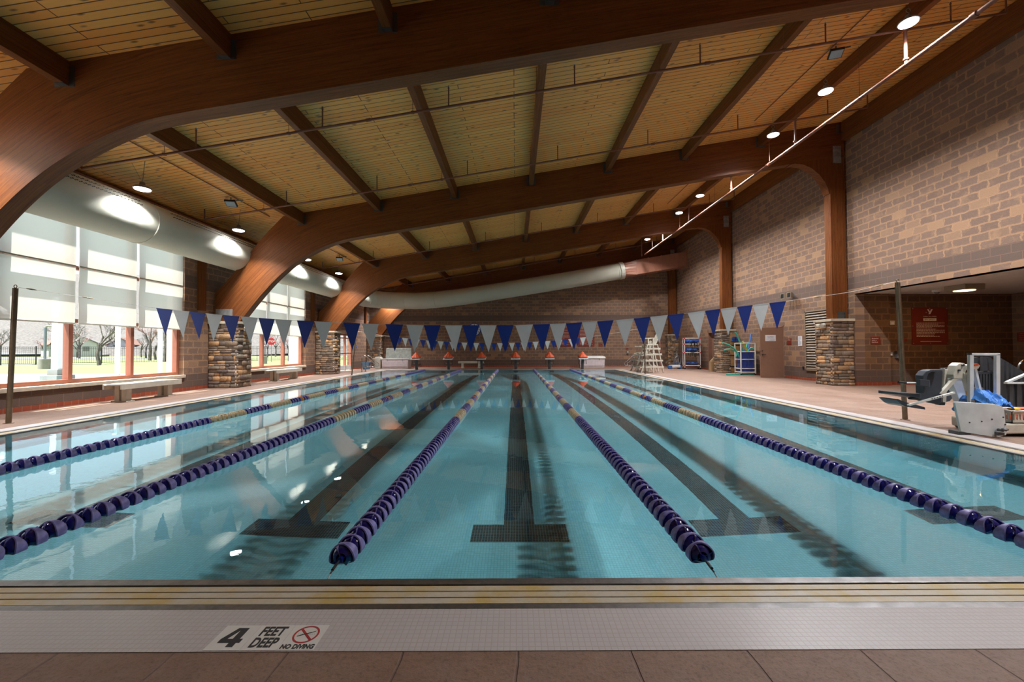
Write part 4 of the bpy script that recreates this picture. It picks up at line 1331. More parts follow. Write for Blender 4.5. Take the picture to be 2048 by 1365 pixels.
# ------------------------------------------------------------------ benches
def bench(label, loc, rz, L, W=.30, H=.44, group='white benches'):
    t = thing('bench', label, 'bench', loc, rz, group)
    mb = MB()
    mb.box(-L / 2, L / 2, -W / 2, W / 2, H - .035, H); mb.box(-L / 2, L / 2, -W / 2 - .04, -W / 2 + .0, H - .13, H + .004); mb.box(-L / 2, L / 2, W / 2, W / 2 + .04, H - .13, H + .004)
    mb.build('seat', M['benchwhite'], t, bev=.006)
    for sx in (-1, 1):
        for sy in (-1, 1):
            mb = MB(); mb.box(sx * (L / 2 - .28) - .075, sx * (L / 2 - .28) + .075, sy * .085 - .055, sy * .085 + .055, 0.02, H - .035); mb.build('leg', M['benchwhite'], t, bev=.004)
        mb = MB(); mb.box(sx * (L / 2 - .28) - .11, sx * (L / 2 - .28) + .11, -.19, .19, 0, .022); mb.build('foot', M['benchwhite'], t, bev=.004)
    return t
bench('white resin bench under the nearest window bay', (-9.50, 10.55, 0), R(90), 1.75, .38)
bench('white resin bench under the second window bay between the stone piers', (-9.55, 17.0, 0), R(90), 1.95, .38)
bench('small white bench by the far end wall behind the starting blocks', (-2.9, 27.0, 0), 0, 1.65, .28, .44)

# ------------------------------------------------------------------ far end: storage boxes, bin, rails, clock, signs
def dock_box(label, loc, w, d, h, is_open, rz=0):
    t = thing('storage_box', label, 'storage box', loc, rz, 'white storage boxes at the far end')
    mb = MB()
    mb.hexa([(-w / 2 + .03, -d / 2 + .03, 0), (w / 2 - .03, -d / 2 + .03, 0), (w / 2 - .03, d / 2, 0), (-w / 2 + .03, d / 2, 0), (-w / 2, -d / 2, h), (w / 2, -d / 2, h), (w / 2, d / 2, h), (-w / 2, d / 2, h)])
    mb.build('body', M['whitebox'], t, bev=.015)
    mb = MB(); mb.box(-w / 2 + .09, w / 2 - .09, -d / 2 - .004, -d / 2 + .03, .12, h - .1); mb.build('front_panel', M['whitebox'], t, bev=.01)
    mb = MB()
    if is_open:
        mb.box(-w / 2 - .02, w / 2 + .02, -d / 2 - .03, -d / 2 + .04, h - .01, h + .05); mb.build('rim', M['white'], t, bev=.01)
        mb = MB(); mb.hexa([(-w / 2 - .0, d / 2 - .02, h), (w / 2, d / 2 - .02, h), (w / 2, d / 2 + .06, h), (-w / 2, d / 2 + .06, h), (-w / 2 + .03, d / 2 + .08, h + .72), (w / 2 - .03, d / 2 + .08, h + .72), (w / 2 - .03, d / 2 + .16, h + .72), (-w / 2 + .03, d / 2 + .16, h + .72)])
        mb.build('open_lid', M['lidgrey'], t, bev=.02)
    else:
        mb.hexa([(-w / 2 - .05, -d / 2 - .05, h), (w / 2 + .05, -d / 2 - .05, h), (w / 2 + .05, d / 2, h), (-w / 2 - .05, d / 2, h), (-w / 2 - .02, -d / 2 - .02, h + .12), (w / 2 + .02, -d / 2 - .02, h + .12), (w / 2 + .02, d / 2, h + .17), (-w / 2 - .02, d / 2, h + .17)])
        mb.build('lid', M['white'], t, bev=.02)
    for sx in (-.28, .28):
        mb = MB(); mb.box(sx * w - .02, sx * w + .02, -d / 2 - .03, -d / 2 - .005, h - .12, h + .02); mb.build('latch', M['galvlt'], t)
    return t
dock_box('white storage box with its stained lid propped open, at the left of the far end', (-7.72, 26.75, 0), 1.72, .8, .60, True)
dock_box('closed white storage box at the right of the far end', (5.0, 26.9, 0), 1.62, .75, .60, False)
t = thing('plastic_bin', 'grey-blue lidded plastic bin beside the left grab rail in the far corner', 'bin', (-9.3, 25.7, 0))
mb = MB(); mb.hexa([(-.17, -.14, 0), (.17, -.14, 0), (.17, .14, 0), (-.17, .14, 0), (-.21, -.18, .42), (.21, -.18, .42), (.21, .18, .42), (-.21, .18, .42)]); mb.build('tub', M['bin'], t, bev=.01)
mb = MB(); mb.box(-.225, .225, -.19, .19, .42, .46); mb.build('lid', M['bin'], t, bev=.01)
t = thing('waste_bin', 'white waste bin standing behind the left grab rail', 'bin', (-8.85, 26.6, 0))
mb = MB(); mb.hexa([(-.17, -.17, 0), (.17, -.17, 0), (.17, .17, 0), (-.17, .17, 0), (-.2, -.2, .62), (.2, -.2, .62), (.2, .2, .62), (-.2, .2, .62)]); mb.build('tub', M['offwhite'], t, bev=.01)
mb = MB(); mb.hexa([(-.21, -.21, .62), (.21, -.21, .62), (.21, .21, .62), (-.21, .21, .62), (-.15, -.2, .76), (.15, -.2, .76), (.15, .2, .76), (-.15, .2, .76)]); mb.build('hood', M['offwhite'], t, bev=.01)
def rail(label, loc, sgn):
    """pair of figure-four stainless grab rails; sgn: towards the pool along x"""
    t = thing('grab_rail', label, 'grab rail', loc, 0, 'stainless grab rails at the far corners')
    for y in (0, .56):
        pts = [(sgn * -.05, y, 0), (sgn * -.05, y, .78)]
        for q in range(1, 6): a = R(90 * q / 5); pts.append((sgn * (-.05 + .12 * (1 - math.cos(a))), y, .78 + .12 * math.sin(a)))
        pts += [(sgn * .25, y, .82), (sgn * .62, y, .48)]
        for q in range(0, 7): a = R(-40 + 26 * q); pts.append((sgn * (.60 + .12 * math.cos(R(40) - R(36 * q))), y, .38 + .115 * math.sin(R(40) - R(36 * q))))
        pts += [(sgn * .45, y, .27), (sgn * .1, y, .27), (sgn * -.04, y, .27)]
        mb = MB(); mb.tube(pts, .021, 10); mb.build('rail', M['chrome'], t, smooth=True)
        mb = MB(); mb.lathe([(.05, 0), (.05, .015), (.028, .025)], 12, Matrix.Translation((sgn * -.05, y, 0))); mb.build('floor_flange', M['chrome'], t, smooth=True)
    return t
rail('pair of stainless grab rails at the far left corner of the pool', (-8.45, 22.75, 0), 1)
rail('pair of stainless grab rails at the far right corner beside the lifeguard chair', (6.95, 22.8, 0), -1)

t = thing('pace_clock', 'round blue-rimmed pace clock on the far end wall', 'clock', (-2.80, YB - .02, 2.58))
mb = MB(); mb.cyl((0, .02, 0), (0, -.05, 0), .46, 36); mb.build('rim', M['signblue'], t, smooth=True)
mb = MB(); mb.cyl((0, -.05, 0), (0, -.055, 0), .40, 36); mb.build('dial', M['paper'], t)
mb = MB()
for k in range(12):
    a = k * math.pi / 6; mb.box(.33 * math.sin(a) - .03, .33 * math.sin(a) + .03, -.06, -.054, .33 * math.cos(a) - .03, .33 * math.cos(a) + .03)
mb.bar((0, -.062, -.06), (.05, -.062, .28), .01, .02); mb.bar((0, -.062, 0), (-.17, -.062, -.12), .01, .02); mb.build('hands_and_numerals', M['ink'], t)

def ruled(mb, x0, x1, z0, z1, rows, y, h, seed, m=0):
    rnd = random.Random(seed)
    for k in range(rows):
        z = z1 - (z1 - z0) * (k + .5) / rows
        L = (x1 - x0) * (1.0 if rnd.random() < .6 else rnd.uniform(.45, .85))
        x = x0
        while x < x0 + L:
            w = rnd.uniform(.03, .09) * (x1 - x0); mb.box(x, min(x + w, x0 + L), y - .001, y, z - h / 2, z + h / 2, m); x += w + .012 * (x1 - x0) + .004
def wall_sign(label, c, w, h, face, title=None, rows=6, mat='sign_red', name='rules_sign', cat='sign', group=None, tsize=None, banner=None, txt='signwhite'):
    """face: '-y' end walls, '-x' right wall (sign built facing -y then turned)"""
    rz = {'-y': 0, '-x': R(90) * -1, '+x': R(90)}[face]
    t = thing(name, label, cat, c, rz, group)
    mb = MB(); mb.box(-w / 2, w / 2, -.014, 0, -h / 2, h / 2); mb.build('board', M[mat], t, bev=.003)
    top = h / 2
    if title:
        for i, ln in enumerate(title):
            text('lettering', ln, tsize, t, (0, -.016, h / 2 - tsize * (.9 + i * 1.15)), (R(90), 0, 0), M[txt], ext=.0005)
        top = h / 2 - tsize * (.5 + 1.2 * len(title))
    if rows:
        mb = MB(); ruled(mb, -w * .40, w * .40, -h * .42, top - h * .04, rows, -.0145, min(h * .02, .012), hash(label) % 97 if False else len(label)); mb.build('small_print', M[txt], t)
    return t
wall_sign('dark red pool rules board, left of the two on the far end wall', (3.33, YB - .001, 2.03), 1.13, 1.32, '-y', rows=14, group='red rules boards on the far wall')
wall_sign('dark red pool rules board, right of the two on the far end wall', (4.93, YB - .001, 1.97), 1.13, 1.2, '-y', rows=12, group='red rules boards on the far wall')
wall_sign('small square red notice right of the rules boards', (5.9, YB - .001, 1.49), .27, .25, '-y', rows=4)
wall_sign('tiny red notice above the wall telephone', (7.73, YB - .001, 1.22), .18, .12, '-y', rows=2)
t = thing('wall_telephone', 'small grey wall telephone on the far end wall', 'telephone', (7.75, YB, .97)); mb = MB(); mb.box(-.07, .07, -.09, 0, -.10, .10); mb.build('body', M['fixture'], t, bev=.01); mb = MB(); mb.box(-.035, .035, -.115, -.09, -.03, .08); mb.build('handset', M['white'], t, bev=.008)
t = thing('wall_outlet', 'small black outlet cover low on the far end wall', 'outlet', (8.1, YB, .42)); mb = MB(); mb.box(-.05, .05, -.03, 0, -.07, .07); mb.build('cover', M['black'], t, bev=.006)
t = thing('wall_sensor', 'small grey cylinder mounted on the far end wall', 'wall fitting', (-5.45, YB, 1.79)); mb = MB(); mb.cyl((0, 0, 0), (0, -.1, 0), .07, 14); mb.build('body', M['galvlt'], t, smooth=True)
def emlight(label, loc, rz):
    t = thing('emergency_light', label, 'emergency light', loc, rz, 'twin emergency lights')
    mb = MB(); mb.box(-.1, .1, -.06, 0, -.08, .06); mb.build('body', M['white'], t, bev=.01)
    for s_ in (-1, 1):
        mb = MB(); mb.cyl((s_ * .09, -.05, .02), (s_ * .13, -.17, -.02), .055, 14, r2=.075); mb.build('lamp_head', M['offwhite'], t, smooth=True)
emlight('white twin emergency light beside the last arch in the far left corner', (-8.1, YB, 2.12), 0)
emlight('white emergency light on the side of the second stone pier, high wall side', (10.36, 13.75, 1.98), R(-90))
emlight('white emergency light on the side of the second stone pier, window side', (-9.07, 13.8, 1.95), R(90))
t = thing('loudspeaker', 'pair of beige horn loudspeakers on the high wall near the dark block band', 'loudspeaker', (WR, 16.3, 3.32), R(-90))
for s_ in (-1, 1):
    mb = MB(); mb.hexa([(s_ * .09 - .06, -.1, -.06), (s_ * .09 + .06, -.1, -.06), (s_ * .09 + .06, -.1, .06), (s_ * .09 - .06, -.1, .06), (s_ * .20 - .12, -.34, -.11), (s_ * .20 + .12, -.34, -.11), (s_ * .20 + .12, -.34, .11), (s_ * .20 - .12, -.34, .11)]); hn = mb.build('horn', M['louver'], t)
    mb = MB(); mb.box(s_ * .20 - .09, s_ * .20 + .09, -.344, -.336, -.085, .085); mb.build('horn_mouth', M['black'], hn)
mb = MB(); mb.box(-.05, .05, -.12, 0, -.05, .05); mb.build('bracket', M['galvlt'], t)

# louvre, doors, signs on the high wall
t = thing('wall_louvre', 'tall taupe louvred vent beside the second stone pier', 'vent', (WR, 14.95, .38), R(-90))
w2 = .72
mb = MB(); mb.box(-w2, w2, -.05, 0, 0, .05); mb.box(-w2, w2, -.05, 0, 2.2, 2.25); mb.box(-w2, -w2 + .05, -.05, 0, 0, 2.25); mb.box(w2 - .05, w2, -.05, 0, 0, 2.25); mb.build('frame', M['louver'], t)
mb = MB(); mb.box(-w2 + .05, w2 - .05, -.006, 0, .05, 2.2); mb.build('backing', M['black'], t)
mb = MB()
for k in range(22):
    z = .06 + k * .098; mb.hexa([(-w2 + .05, -.045, z), (w2 - .05, -.045, z), (w2 - .05, -.035, z - .0), (-w2 + .05, -.035, z), (-w2 + .05, -.045, z + .012), (w2 - .05, -.045, z + .012), (w2 - .05, -.005, z + .07), (-w2 + .05, -.005, z + .07)])
mb.build('slats', M['louver'], t)
def jamb(name, D):
    a, b, h = D; mb = MB()
    mb.box(WR - .006, WR + .28, a, a + .05, 0, h); mb.box(WR - .006, WR + .28, b - .05, b, 0, h); mb.box(WR - .006, WR + .28, a, b, h - .05, h)
    mb.box(WR + .29, WR + .3, a, b, 0, h)
    return struct(name, mb, M['door'])
d2 = jamb('door_2', D1); d3 = jamb('door_3', D2)
# open door leaf, hinged at the camera-side jamb
t = thing('door_leaf', 'open brown steel door swung out from the high wall', 'door', (WR + .0, D1[0] + .06, 0), R(180 - 4))
mb = MB(); mb.box(.0, .92, -.022, .022, .012, 2.08); lf = mb.build('leaf', M['door'], t, bev=.003)
for z in (.97, 1.12):
    mb = MB(); mb.cyl((.85, .0, z), (.85, .075, z), .018, 10); mb.cyl((.85, 0, z), (.85, -.0, z + .001), .01, 6)
    if z < 1: mb.bar((.85, .07, z), (.72, .07, z), .02, .02)
    mb.build('handle' if z < 1 else 'lock_cylinder', M['blackmetal'], lf)
mb = MB(); mb.box(.905, .923, -.012, .012, .9, 1.15); mb.build('strike_plate', M['blackmetal'], lf)
mb = MB(); mb.box(.30, .72, .022, .026, 1.52, 1.78); mb.build('notice', M['paper'], t)
text('lettering', 'EQUIPMENT', .045, t, (.51, .028, 1.70), (R(90), 0, R(180)), M['ink'])
text('lettering', 'STORAGE ROOM', .032, t, (.51, .028, 1.65), (R(90), 0, R(180)), M['ink'])
mb = MB(); ruled(mb, .34, .68, 1.53, 1.62, 3, .0275, .007, 3); mb.build('small_print', M['ink'], t)
dp = MB(); dp.box(WR + .18, WR + .22, D2[0] + .05, D2[1] - .05, .01, D2[2] - .05); o = dp.build('leaf', M['door'], d3)
t = thing('hazard_placard', 'white diamond hazard placard on the closed brown door', 'sign', (WR + .178, 23.0, 1.62), R(-90))
mb = MB(); mb.add([(0, 0, -.22), (.2, 0, 0), (0, 0, .22), (-.2, 0, 0), (0, -.006, -.22), (.2, -.006, 0), (0, -.006, .22), (-.2, -.006, 0)], [(0, 1, 2, 3), (7, 6, 5, 4), (0, 4, 5, 1), (1, 5, 6, 2), (2, 6, 7, 3), (3, 7, 4, 0)]); mb.build('board', M['paper'], t)
mb = MB(); mb.add([(-.11, -.008, -.03), (.11, -.008, -.03), (0, -.008, -.15)], [(0, 1, 2)]); mb.box(-.14, .14, -.0085, -.007, .0, .03); mb.build('symbol', M['ink'], t)
wall_sign('square red door sign beside the open brown door', (WR - .001, 16.62, 1.49), .26, .26, '-x', title=['POOL', 'EQUIPMENT'], tsize=.034, rows=0)
wall_sign('white sheet of paper taped to the high wall', (WR - .001, 15.98, 1.50), .22, .38, '-x', rows=16, mat='paper', name='paper_notice', cat='notice', txt='ink')
t = thing('wall_outlet', 'small black outlet cover low on the high wall under the paper notice', 'outlet', (WR, 15.83, .46), R(-90)); mb = MB(); mb.box(-.04, .04, -.03, 0, -.06, .06); mb.build('cover', M['black'], t, bev=.005)
wall_sign('small blue and white safety notice half hidden by the last big blue pennant', (WR - .001, 17.3, 2.45), .16, .20, '-x', rows=2, mat='signblue', name='safety_notice')
wall_sign('small blue sign on the block wall right of the glazed door', (WL + .001, 25.95, 1.42), .15, .18, '+x', rows=0, mat='signblue', name='wall_sign')
o = text('lettering', 'E', .1, None, (0, 0, 0), (0, 0, 0), M['paper']); o.parent = [q for q in col.objects if q.get('label', '').startswith('small blue sign on the block')][0]; o.location = (0, -.016, 0); o.rotation_euler = (R(90), 0, 0)

# ------------------------------------------------------------------ recess: safety sign and fittings
big = thing('rules_sign', 'large dark red spa safety board in the dim recess', 'sign', (13.71, 13.548, 1.94))
mb = MB(); mb.box(-.60, .60, -.016, 0, -.615, .62); mb.build('board', M['sign_red'], big, bev=.003)
mb = MB()
for sx in (-.56, 0, .56):
    for sz in (-.57, .58): mb.cyl((sx, -.016, sz), (sx, -.026, sz), .014, 8)
for sx in (-.57, .57): mb.cyl((sx, -.016, 0), (sx, -.026, 0), .014, 8)
mb.build('standoff_screws', M['galvlt'], big)
mb = MB(); f = lambda u, v, q: (u, q, v)
mb.prism([(-.085, .555), (-.035, .555), (.01, .475), (-.015, .435)], f, -.0165, -.018)
mb.prism([(.045, .555), (.10, .555), (.02, .40), (-.03, .395), (-.045, .39), (-.02, .435)], f, -.0165, -.018)
mb.build('logo', M['signwhite'], big)
text('lettering', 'the', .035, big, (-.115, -.0175, .455), (R(90), 0, 0), M['signwhite'])
text('lettering', 'Ambler Area YMCA', .052, big, (0, -.0175, .315), (R(90), 0, 0), M['signwhite'])
mb = MB(); mb.box(-.215, .215, -.0178, -.0165, .17, .26); mb.build('title_banner', M['signwhite'], big)
text('lettering', 'SPA SAFETY', .070, big, (0, -.0184, .215), (R(90), 0, 0), M['sign_red'], ext=.0004)
mb = MB(); ruled(mb, -.45, .48, -.36, .12, 12, -.0165, .014, 4); mb.box(-.33, .36, -.0175, -.0165, -.515, -.503); mb.build('small_print', M['signwhite'], big)
nf = thing('wall_sign', 'small red sign about food and drink beside the stone pier', 'sign', (11.76, 13.378, 1.47))
mb = MB(); mb.box(-.155, .155, -.012, 0, -.13, .13); mb.build('board', M['sign_red'], nf, bev=.003)
for i, ln in enumerate(('No food or', 'drink on', 'Pool Deck')): text('lettering', ln, .046, nf, (-.125, -.0135, .062 - i * .062), (R(90), 0, 0), M['signwhite'], align='LEFT')
wall_sign('tiny red sign left of the large spa safety board', (12.87, 13.548, 1.50), .15, .12, '-y', rows=2, name='wall_sign')
wall_sign('small red sign on the pale side wall at the right edge', (16.448, 13.17, 1.56), .5, .30, '-x', rows=4, name='wall_sign')
def fitting(nm, label, cat, loc, w, d, h, mat, rz=0, extra=None):
    t = thing(nm, label, cat, loc, rz)
    mb = MB(); mb.box(-w / 2, w / 2, -d, 0, -h / 2, h / 2); mb.build('housing', M[mat], t, bev=.008)
    if extra:
        mb = MB(); mb.box(-w * .25, w * .25, -d - .008, -d, -h * .3, h * .1); mb.build(extra, M['paper' if mat != 'white' else 'fixture'], t, bev=.003)
    return t
fitting('fire_alarm', 'pale fire alarm box on the recess wall above the grey timer', 'alarm', (12.42, 13.548, 2.05), .17, .07, .14, 'offwhite', extra='strobe')
fitting('wall_timer', 'small grey timer box on the recess wall', 'timer', (12.37, 13.548, 1.02), .12, .06, .13, 'galvlt', extra='dial')
fitting('water_valve_box', 'grey hooded box beside the timer on the recess wall', 'wall fitting', (12.63, 13.548, 1.0), .2, .10, .24, 'fixture', extra='front_plate')
t = thing('ceiling_camera', 'small grey dome camera under the recess ceiling', 'camera', (13.0, 12.6, 3.0)); mb = MB(); mb.cyl((0, 0, 0), (0, 0, -.06), .11, 20); mb.build('housing', M['white'], t, smooth=True); mb = MB(); mb.ball((0, 0, -.06), .065, n=16); mb.build('dome', M['fixture'], t, smooth=True)
t = thing('recess_lamp', 'square brown ceiling lamp with a warm glowing base in the recess', 'lamp', (12.75, 11.6, 3.0))
mb = MB(); mb.box(-.28, .28, -.28, .28, -.15, 0); mb.build('housing', M['louver'], t, bev=.01)
mb = MB(); mb.cyl((0, 0, -.151), (0, 0, -.165), .22, 28); mb.build('lens', M['warm_glow'], t)
ld = bpy.data.lights.new('recess_light', 'AREA'); ld.shape = 'DISK'; ld.size = .42; ld.energy = 15; ld.color = (1.0, .62, .30)
lo = bpy.data.objects.new('recess_light', ld); lo.location = (0, 0, -.172); lo.parent = t; col.objects.link(lo)
# ------------------------------------------------------------------ lifeguard chairs
def guard_chair(label, loc, rz, mat, s=1.0):
    t = thing('lifeguard_chair', label, 'lifeguard chair', loc, rz, 'tall lifeguard chairs')
    T = 1.42 * s; hw = .36
    # front (climbing) side faces -x, chair looks to -x
    for y in (-hw, hw):
        for nm, p, q in (('leg', (-.62, y, 0), (-.30, y, T)), ('leg', (.50, y, 0), (.20, y, T)), ('leg', (-.02, y, 0), (-.02, y, T + .32))):
            mb = MB(); mb.bar(p, q, .045, .085, up=(0, 1, 0)); mb.build(nm, M[mat], t, bev=.004)
        for z, a, b in ((.30, -.60, .50), (.62, -.52, .46), (.94, -.44, .40), (1.22 * s, -.36, .34)):
            mb = MB(); mb.bar((a, y + .035 * (1 if y > 0 else -1), z), (b, y + .035 * (1 if y > 0 else -1), z), .03, .085); mb.build('side_rail', M[mat], t, bev=.004)
        mb = MB(); mb.bar((-.42, y, T + .33), (.12, y, T + .33), .10, .03); mb.build('armrest', M[mat], t, bev=.006)
    for z, x in ((.30, -.60), (.62, -.53), (.94, -.46), (1.22 * s, -.39)):
        mb = MB(); mb.box(x - .07, x + .07, -hw, hw, z - .045, z + .0); mb.build('step', M[mat], t, bev=.004)
    mb = MB(); mb.box(-.36, .22, -hw - .02, hw + .02, T - .03, T + .02); mb.build('seat', M[mat], t, bev=.006)
    for k in range(5):
        y = -.26 + k * .13; h = (.50, .60, .64, .60, .50)[k]
        mb = MB(); mb.bar((.14, y, T), (.34, y, T + h), .11, .022, up=(1, 0, 0)); mb.build('back_slat', M[mat], t, bev=.008)
    return t
guard_chair('white lifeguard chair standing nearer the camera beside the far flag post', (6.95, 20.95, 0), R(180) * 0, 'offwhite')
guard_chair('lower white lifeguard chair half hidden behind the taller one', (7.0, 22.2, 0), 0, 'offwhite', .72)

# ------------------------------------------------------------------ equipment along the high wall
def tube_frame(t, pts_pairs, mat, r=.028, nm='frame_tube'):
    for p, q in pts_pairs:
        mb = MB(); mb.tube([p, q], r, 8); mb.build(nm, M[mat], t, smooth=True)
t = thing('vest_rack', 'white tube rack with red joints holding blue life vests', 'rack', (10.45, 24.3, 0), R(-12))
W, D_, H_ = .85, .55, 1.82
for x in (-W / 2, W / 2):
    for y in (-D_ / 2, D_ / 2):
        mb = MB(); mb.tube([(x, y, .1), (x, y, H_)], .026, 8); mb.build('upright', M['white'], t, smooth=True)
for z in (.22, .98, 1.48, H_):
    mb = MB()
    for y in (-D_ / 2, D_ / 2): mb.tube([(-W / 2, y, z), (W / 2, y, z)], .024, 8)
    for x in (-W / 2, W / 2): mb.tube([(x, -D_ / 2, z), (x, D_ / 2, z)], .024, 8)
    if z < H_:
        for k in range(3): mb.tube([(-W / 2, -D_ / 4 + k * D_ / 4, z), (W / 2, -D_ / 4 + k * D_ / 4, z)], .012, 6)
    mb.build('shelf', M['white'], t, smooth=True)
mb = MB()
for x in (-W / 2, W / 2):
    for y in (-D_ / 2, D_ / 2):
        for z in (.22, .98, 1.48, H_): mb.ball((x, y, z), .045, n=8)
mb.build('joints', M['red'], t, smooth=True)
for x in (-W / 2, W / 2):
    for y in (-D_ / 2, D_ / 2):
        mb = MB(); mb.ball((x, y, .05), .05, n=8); mb.build('castor', M['black'], t)
rack_loc = Vector((10.45, 24.3, 0))
rnd = random.Random(8)
for z, n, nm in ((1.50, 5, 'top'), (1.0, 5, 'middle'), (.24, 3, 'bottom')):
    for k in range(n):
        lx = -.32 + .64 * (k + .5) / n; ly = rnd.uniform(-.1, .1)
        p = Matrix.Rotation(R(-12), 3, 'Z') @ Vector((lx, ly, 0)) + rack_loc
        ordw = ('first', 'second', 'third', 'fourth', 'fifth')[k]
        o = thing('life_vest', 'folded blue life vest on the %s shelf of the white rack, %s from the left' % (nm, ordw), 'life vest', (p.x, p.y, z + .02), rnd.uniform(-.5, .5), 'life vests on the rack')
        mb = MB(); s_ = rnd.uniform(.8, 1.1)
        hh = .13 if z < .5 else .21
        mb.ball((-.06, 0, hh * .5), .10 * s_, .2, hh * .5, 10); mb.ball((.07, .02, hh * .75), .11 * s_, .17, hh * .45, 10); mb.ball((0, -.16, hh * .6), .12, .06, .06, 8)
        mb.build('foam_panel', M['lifeblue' if k % 2 else 'lifedark'], o, smooth=True)
        mb = MB()
        for q in range(3):
            xx = rnd.uniform(-.12, .12); L = rnd.uniform(.15, .34) if z > .5 else .03
            mb.bar((xx, -.24, .05), (xx + rnd.uniform(-.05, .05), -.27, .03 - L), .03, .008, up=(0, 1, 0))
        mb.build('strap', M['black'], o)
        if (z > 1.4 and k in (0, 3)):
            mb = MB(); mb.bar((-.12, -.2, hh + .03), (.14, -.15, hh + .06), .05, .02); mb.build('yellow_strap', M['yellow'], o)
t = thing('pool_cleaner', 'white and blue robotic pool cleaner beside the vest rack', 'pool cleaner', (9.62, 24.75, 0), R(8))
mb = MB(); mb.box(-.26, .26, -.2, .2, .08, .24); mb.build('body', M['white'], t, bev=.02)
for s_ in (-1, 1):
    mb = MB(); mb.box(s_ * .30 - .04, s_ * .30 + .04, -.22, .22, .01, .2); mb.build('track', M['lifeblue'], t, bev=.03)
mb = MB(); mb.tube([(.0, .1, .24), (.1, .12, .36), (.35, .12, .34), (.42, .12, .24)], .016, 6); mb.build('handle', M['lifeblue'], t)
t = thing('cleaner_trolley', 'grey pool cleaner trolley with a coiled cable leaning by the rack', 'trolley', (9.95, 25.1, 0))
mb = MB(); mb.bar((.15, 0, .06), (-.02, .08, .95), .05, .04); mb.bar((-.1, 0, .06), (-.02, .08, .95), .03, .03); mb.build('frame', M['galvlt'], t)
mb = MB()
for k in range(5): mb.tube([(.0 + .19 * math.cos(a), -.05 + k * .025, .48 + .26 * math.sin(a)) for a in [i * math.pi / 9 for i in range(19)]], .018, 6, caps=False)
mb.build('coiled_cable', M['fixture'], t, smooth=True)
t = thing('telescopic_pole', 'thin pink pole leaning against the far stone pier', 'pole', (9.25, 26.2, 0)); mb = MB(); mb.tube([(0, 0, 0), (.22, .55, 2.3)], .018, 6); mb.build('shaft', plain('faded pink pole', (0.5, .17, .15), .5), t)
mb = MB(); mb.tube([(.075, .19, .8), (.095, .235, 1.0)], .024, 6); mb.build('grip', M['black'], t)
t = thing('equipment_bag', 'dark maroon bag standing behind the lifeguard chair by the far wall', 'bag', (8.55, 27.2, 0))
mb = MB(); mb.box(-.36, .36, -.2, .2, .05, .62); mb.build('body', M['maroon'], t, bev=.06)
mb = MB(); mb.tube([(-.05, -.1, .62), (-.05, -.1, .95), (-.12, -.1, 1.1), (.08, -.1, 1.1), (.02, -.1, .95)], .02, 6); mb.build('handle', M['black'], t)
t = thing('cardboard_box', 'brown folded cardboard carton beside the third stone pier', 'carton', (10.36, 21.55, 0), R(10))
t.location = (10.42, 21.7, 0)
mb = MB(); mb.box(-.12, .12, -.1, .1, 0, .52); mb.build('carton', M['cardboard'], t, bev=.004)
mb = MB(); mb.hexa([(-.13, -.11, .50), (.13, -.11, .52), (.13, .11, .52), (-.13, .11, .50), (-.13, -.09, .56), (.13, -.05, .80), (.13, .0, .80), (-.13, .0, .56)]); mb.build('flap', M['cardboard'], t)
t = thing('backboard', 'varnished plywood spine board leaning in the corner of the third stone pier', 'backboard', (10.88, 20.25, 0), 0)
mb = MB(); poly = [(-.2, 0), (.2, 0), (.24, 1.2), (.22, 1.85), (.12, 1.98), (-.12, 1.98), (-.22, 1.85), (-.24, 1.2)]
mb.prism(poly, lambda u, v, q: (u, q + .06 * v / 2 , v), 0, .02); mb.build('board', M['plywood'], t, bev=.003)
for z in (.3, .85, 1.35):
    mb = MB(); mb.box(-.26, .26, -.02 + .03 * z, .03 + .03 * z, z, z + .05); mb.build('strap', M['black'], t)
mb = MB(); mb.box(-.14, .16, -.05, .035, 1.55, 1.80); mb.build('head_block', M['lifedark'], t, bev=.01)
mb = MB(); mb.box(-.2, -.13, -.045, .03, 1.57, 1.78); mb.build('head_block', M['lifeblue'], t, bev=.01); mb = MB(); mb.box(-.2, .18, -.058, -.05, 1.66, 1.70); mb.box(-.04, .0, -.058, -.05, 1.6, 1.76); mb.build('head_strap', M['black'], t)

t = thing('noodle_cart', 'white tube cart with a blue mesh liner full of pool noodles', 'cart', (10.62, 18.95, 0), R(-6)); NC = Vector((10.62, 18.95, 0))
W, D_, H_ = .62, .62, 1.45
for x in (-W / 2, W / 2):
    for y in (-D_ / 2, D_ / 2):
        mb = MB(); mb.tube([(x, y, .08), (x, y, H_)], .030, 8); mb.build('upright', M['white'], t, smooth=True)
        mb = MB(); mb.ball((x, y, .04), .04, n=8); mb.build('castor', M['black'], t)
for z in (.13, .30, .72, 1.07, H_):
    mb = MB()
    for y in (-D_ / 2, D_ / 2): mb.tube([(-W / 2, y, z), (W / 2, y, z)], .020 if z not in (H_, .13) else .028, 8)
    for x in (-W / 2, W / 2): mb.tube([(x, -D_ / 2, z), (x, D_ / 2, z)], .020 if z not in (H_, .13) else .028, 8)
    mb.build('rail', M['white'], t, smooth=True)
mb = MB(); q = .26
mb.box(-q, q, -q, -q + .006, .16, 1.09); mb.box(-q, q, q - .006, q, .16, 1.09); mb.box(-q, -q + .006, -q, q, .16, 1.09); mb.box(q - .006, q, -q, q, .16, 1.09)
mb.build('mesh_liner', M['net'], t, recalc=False)
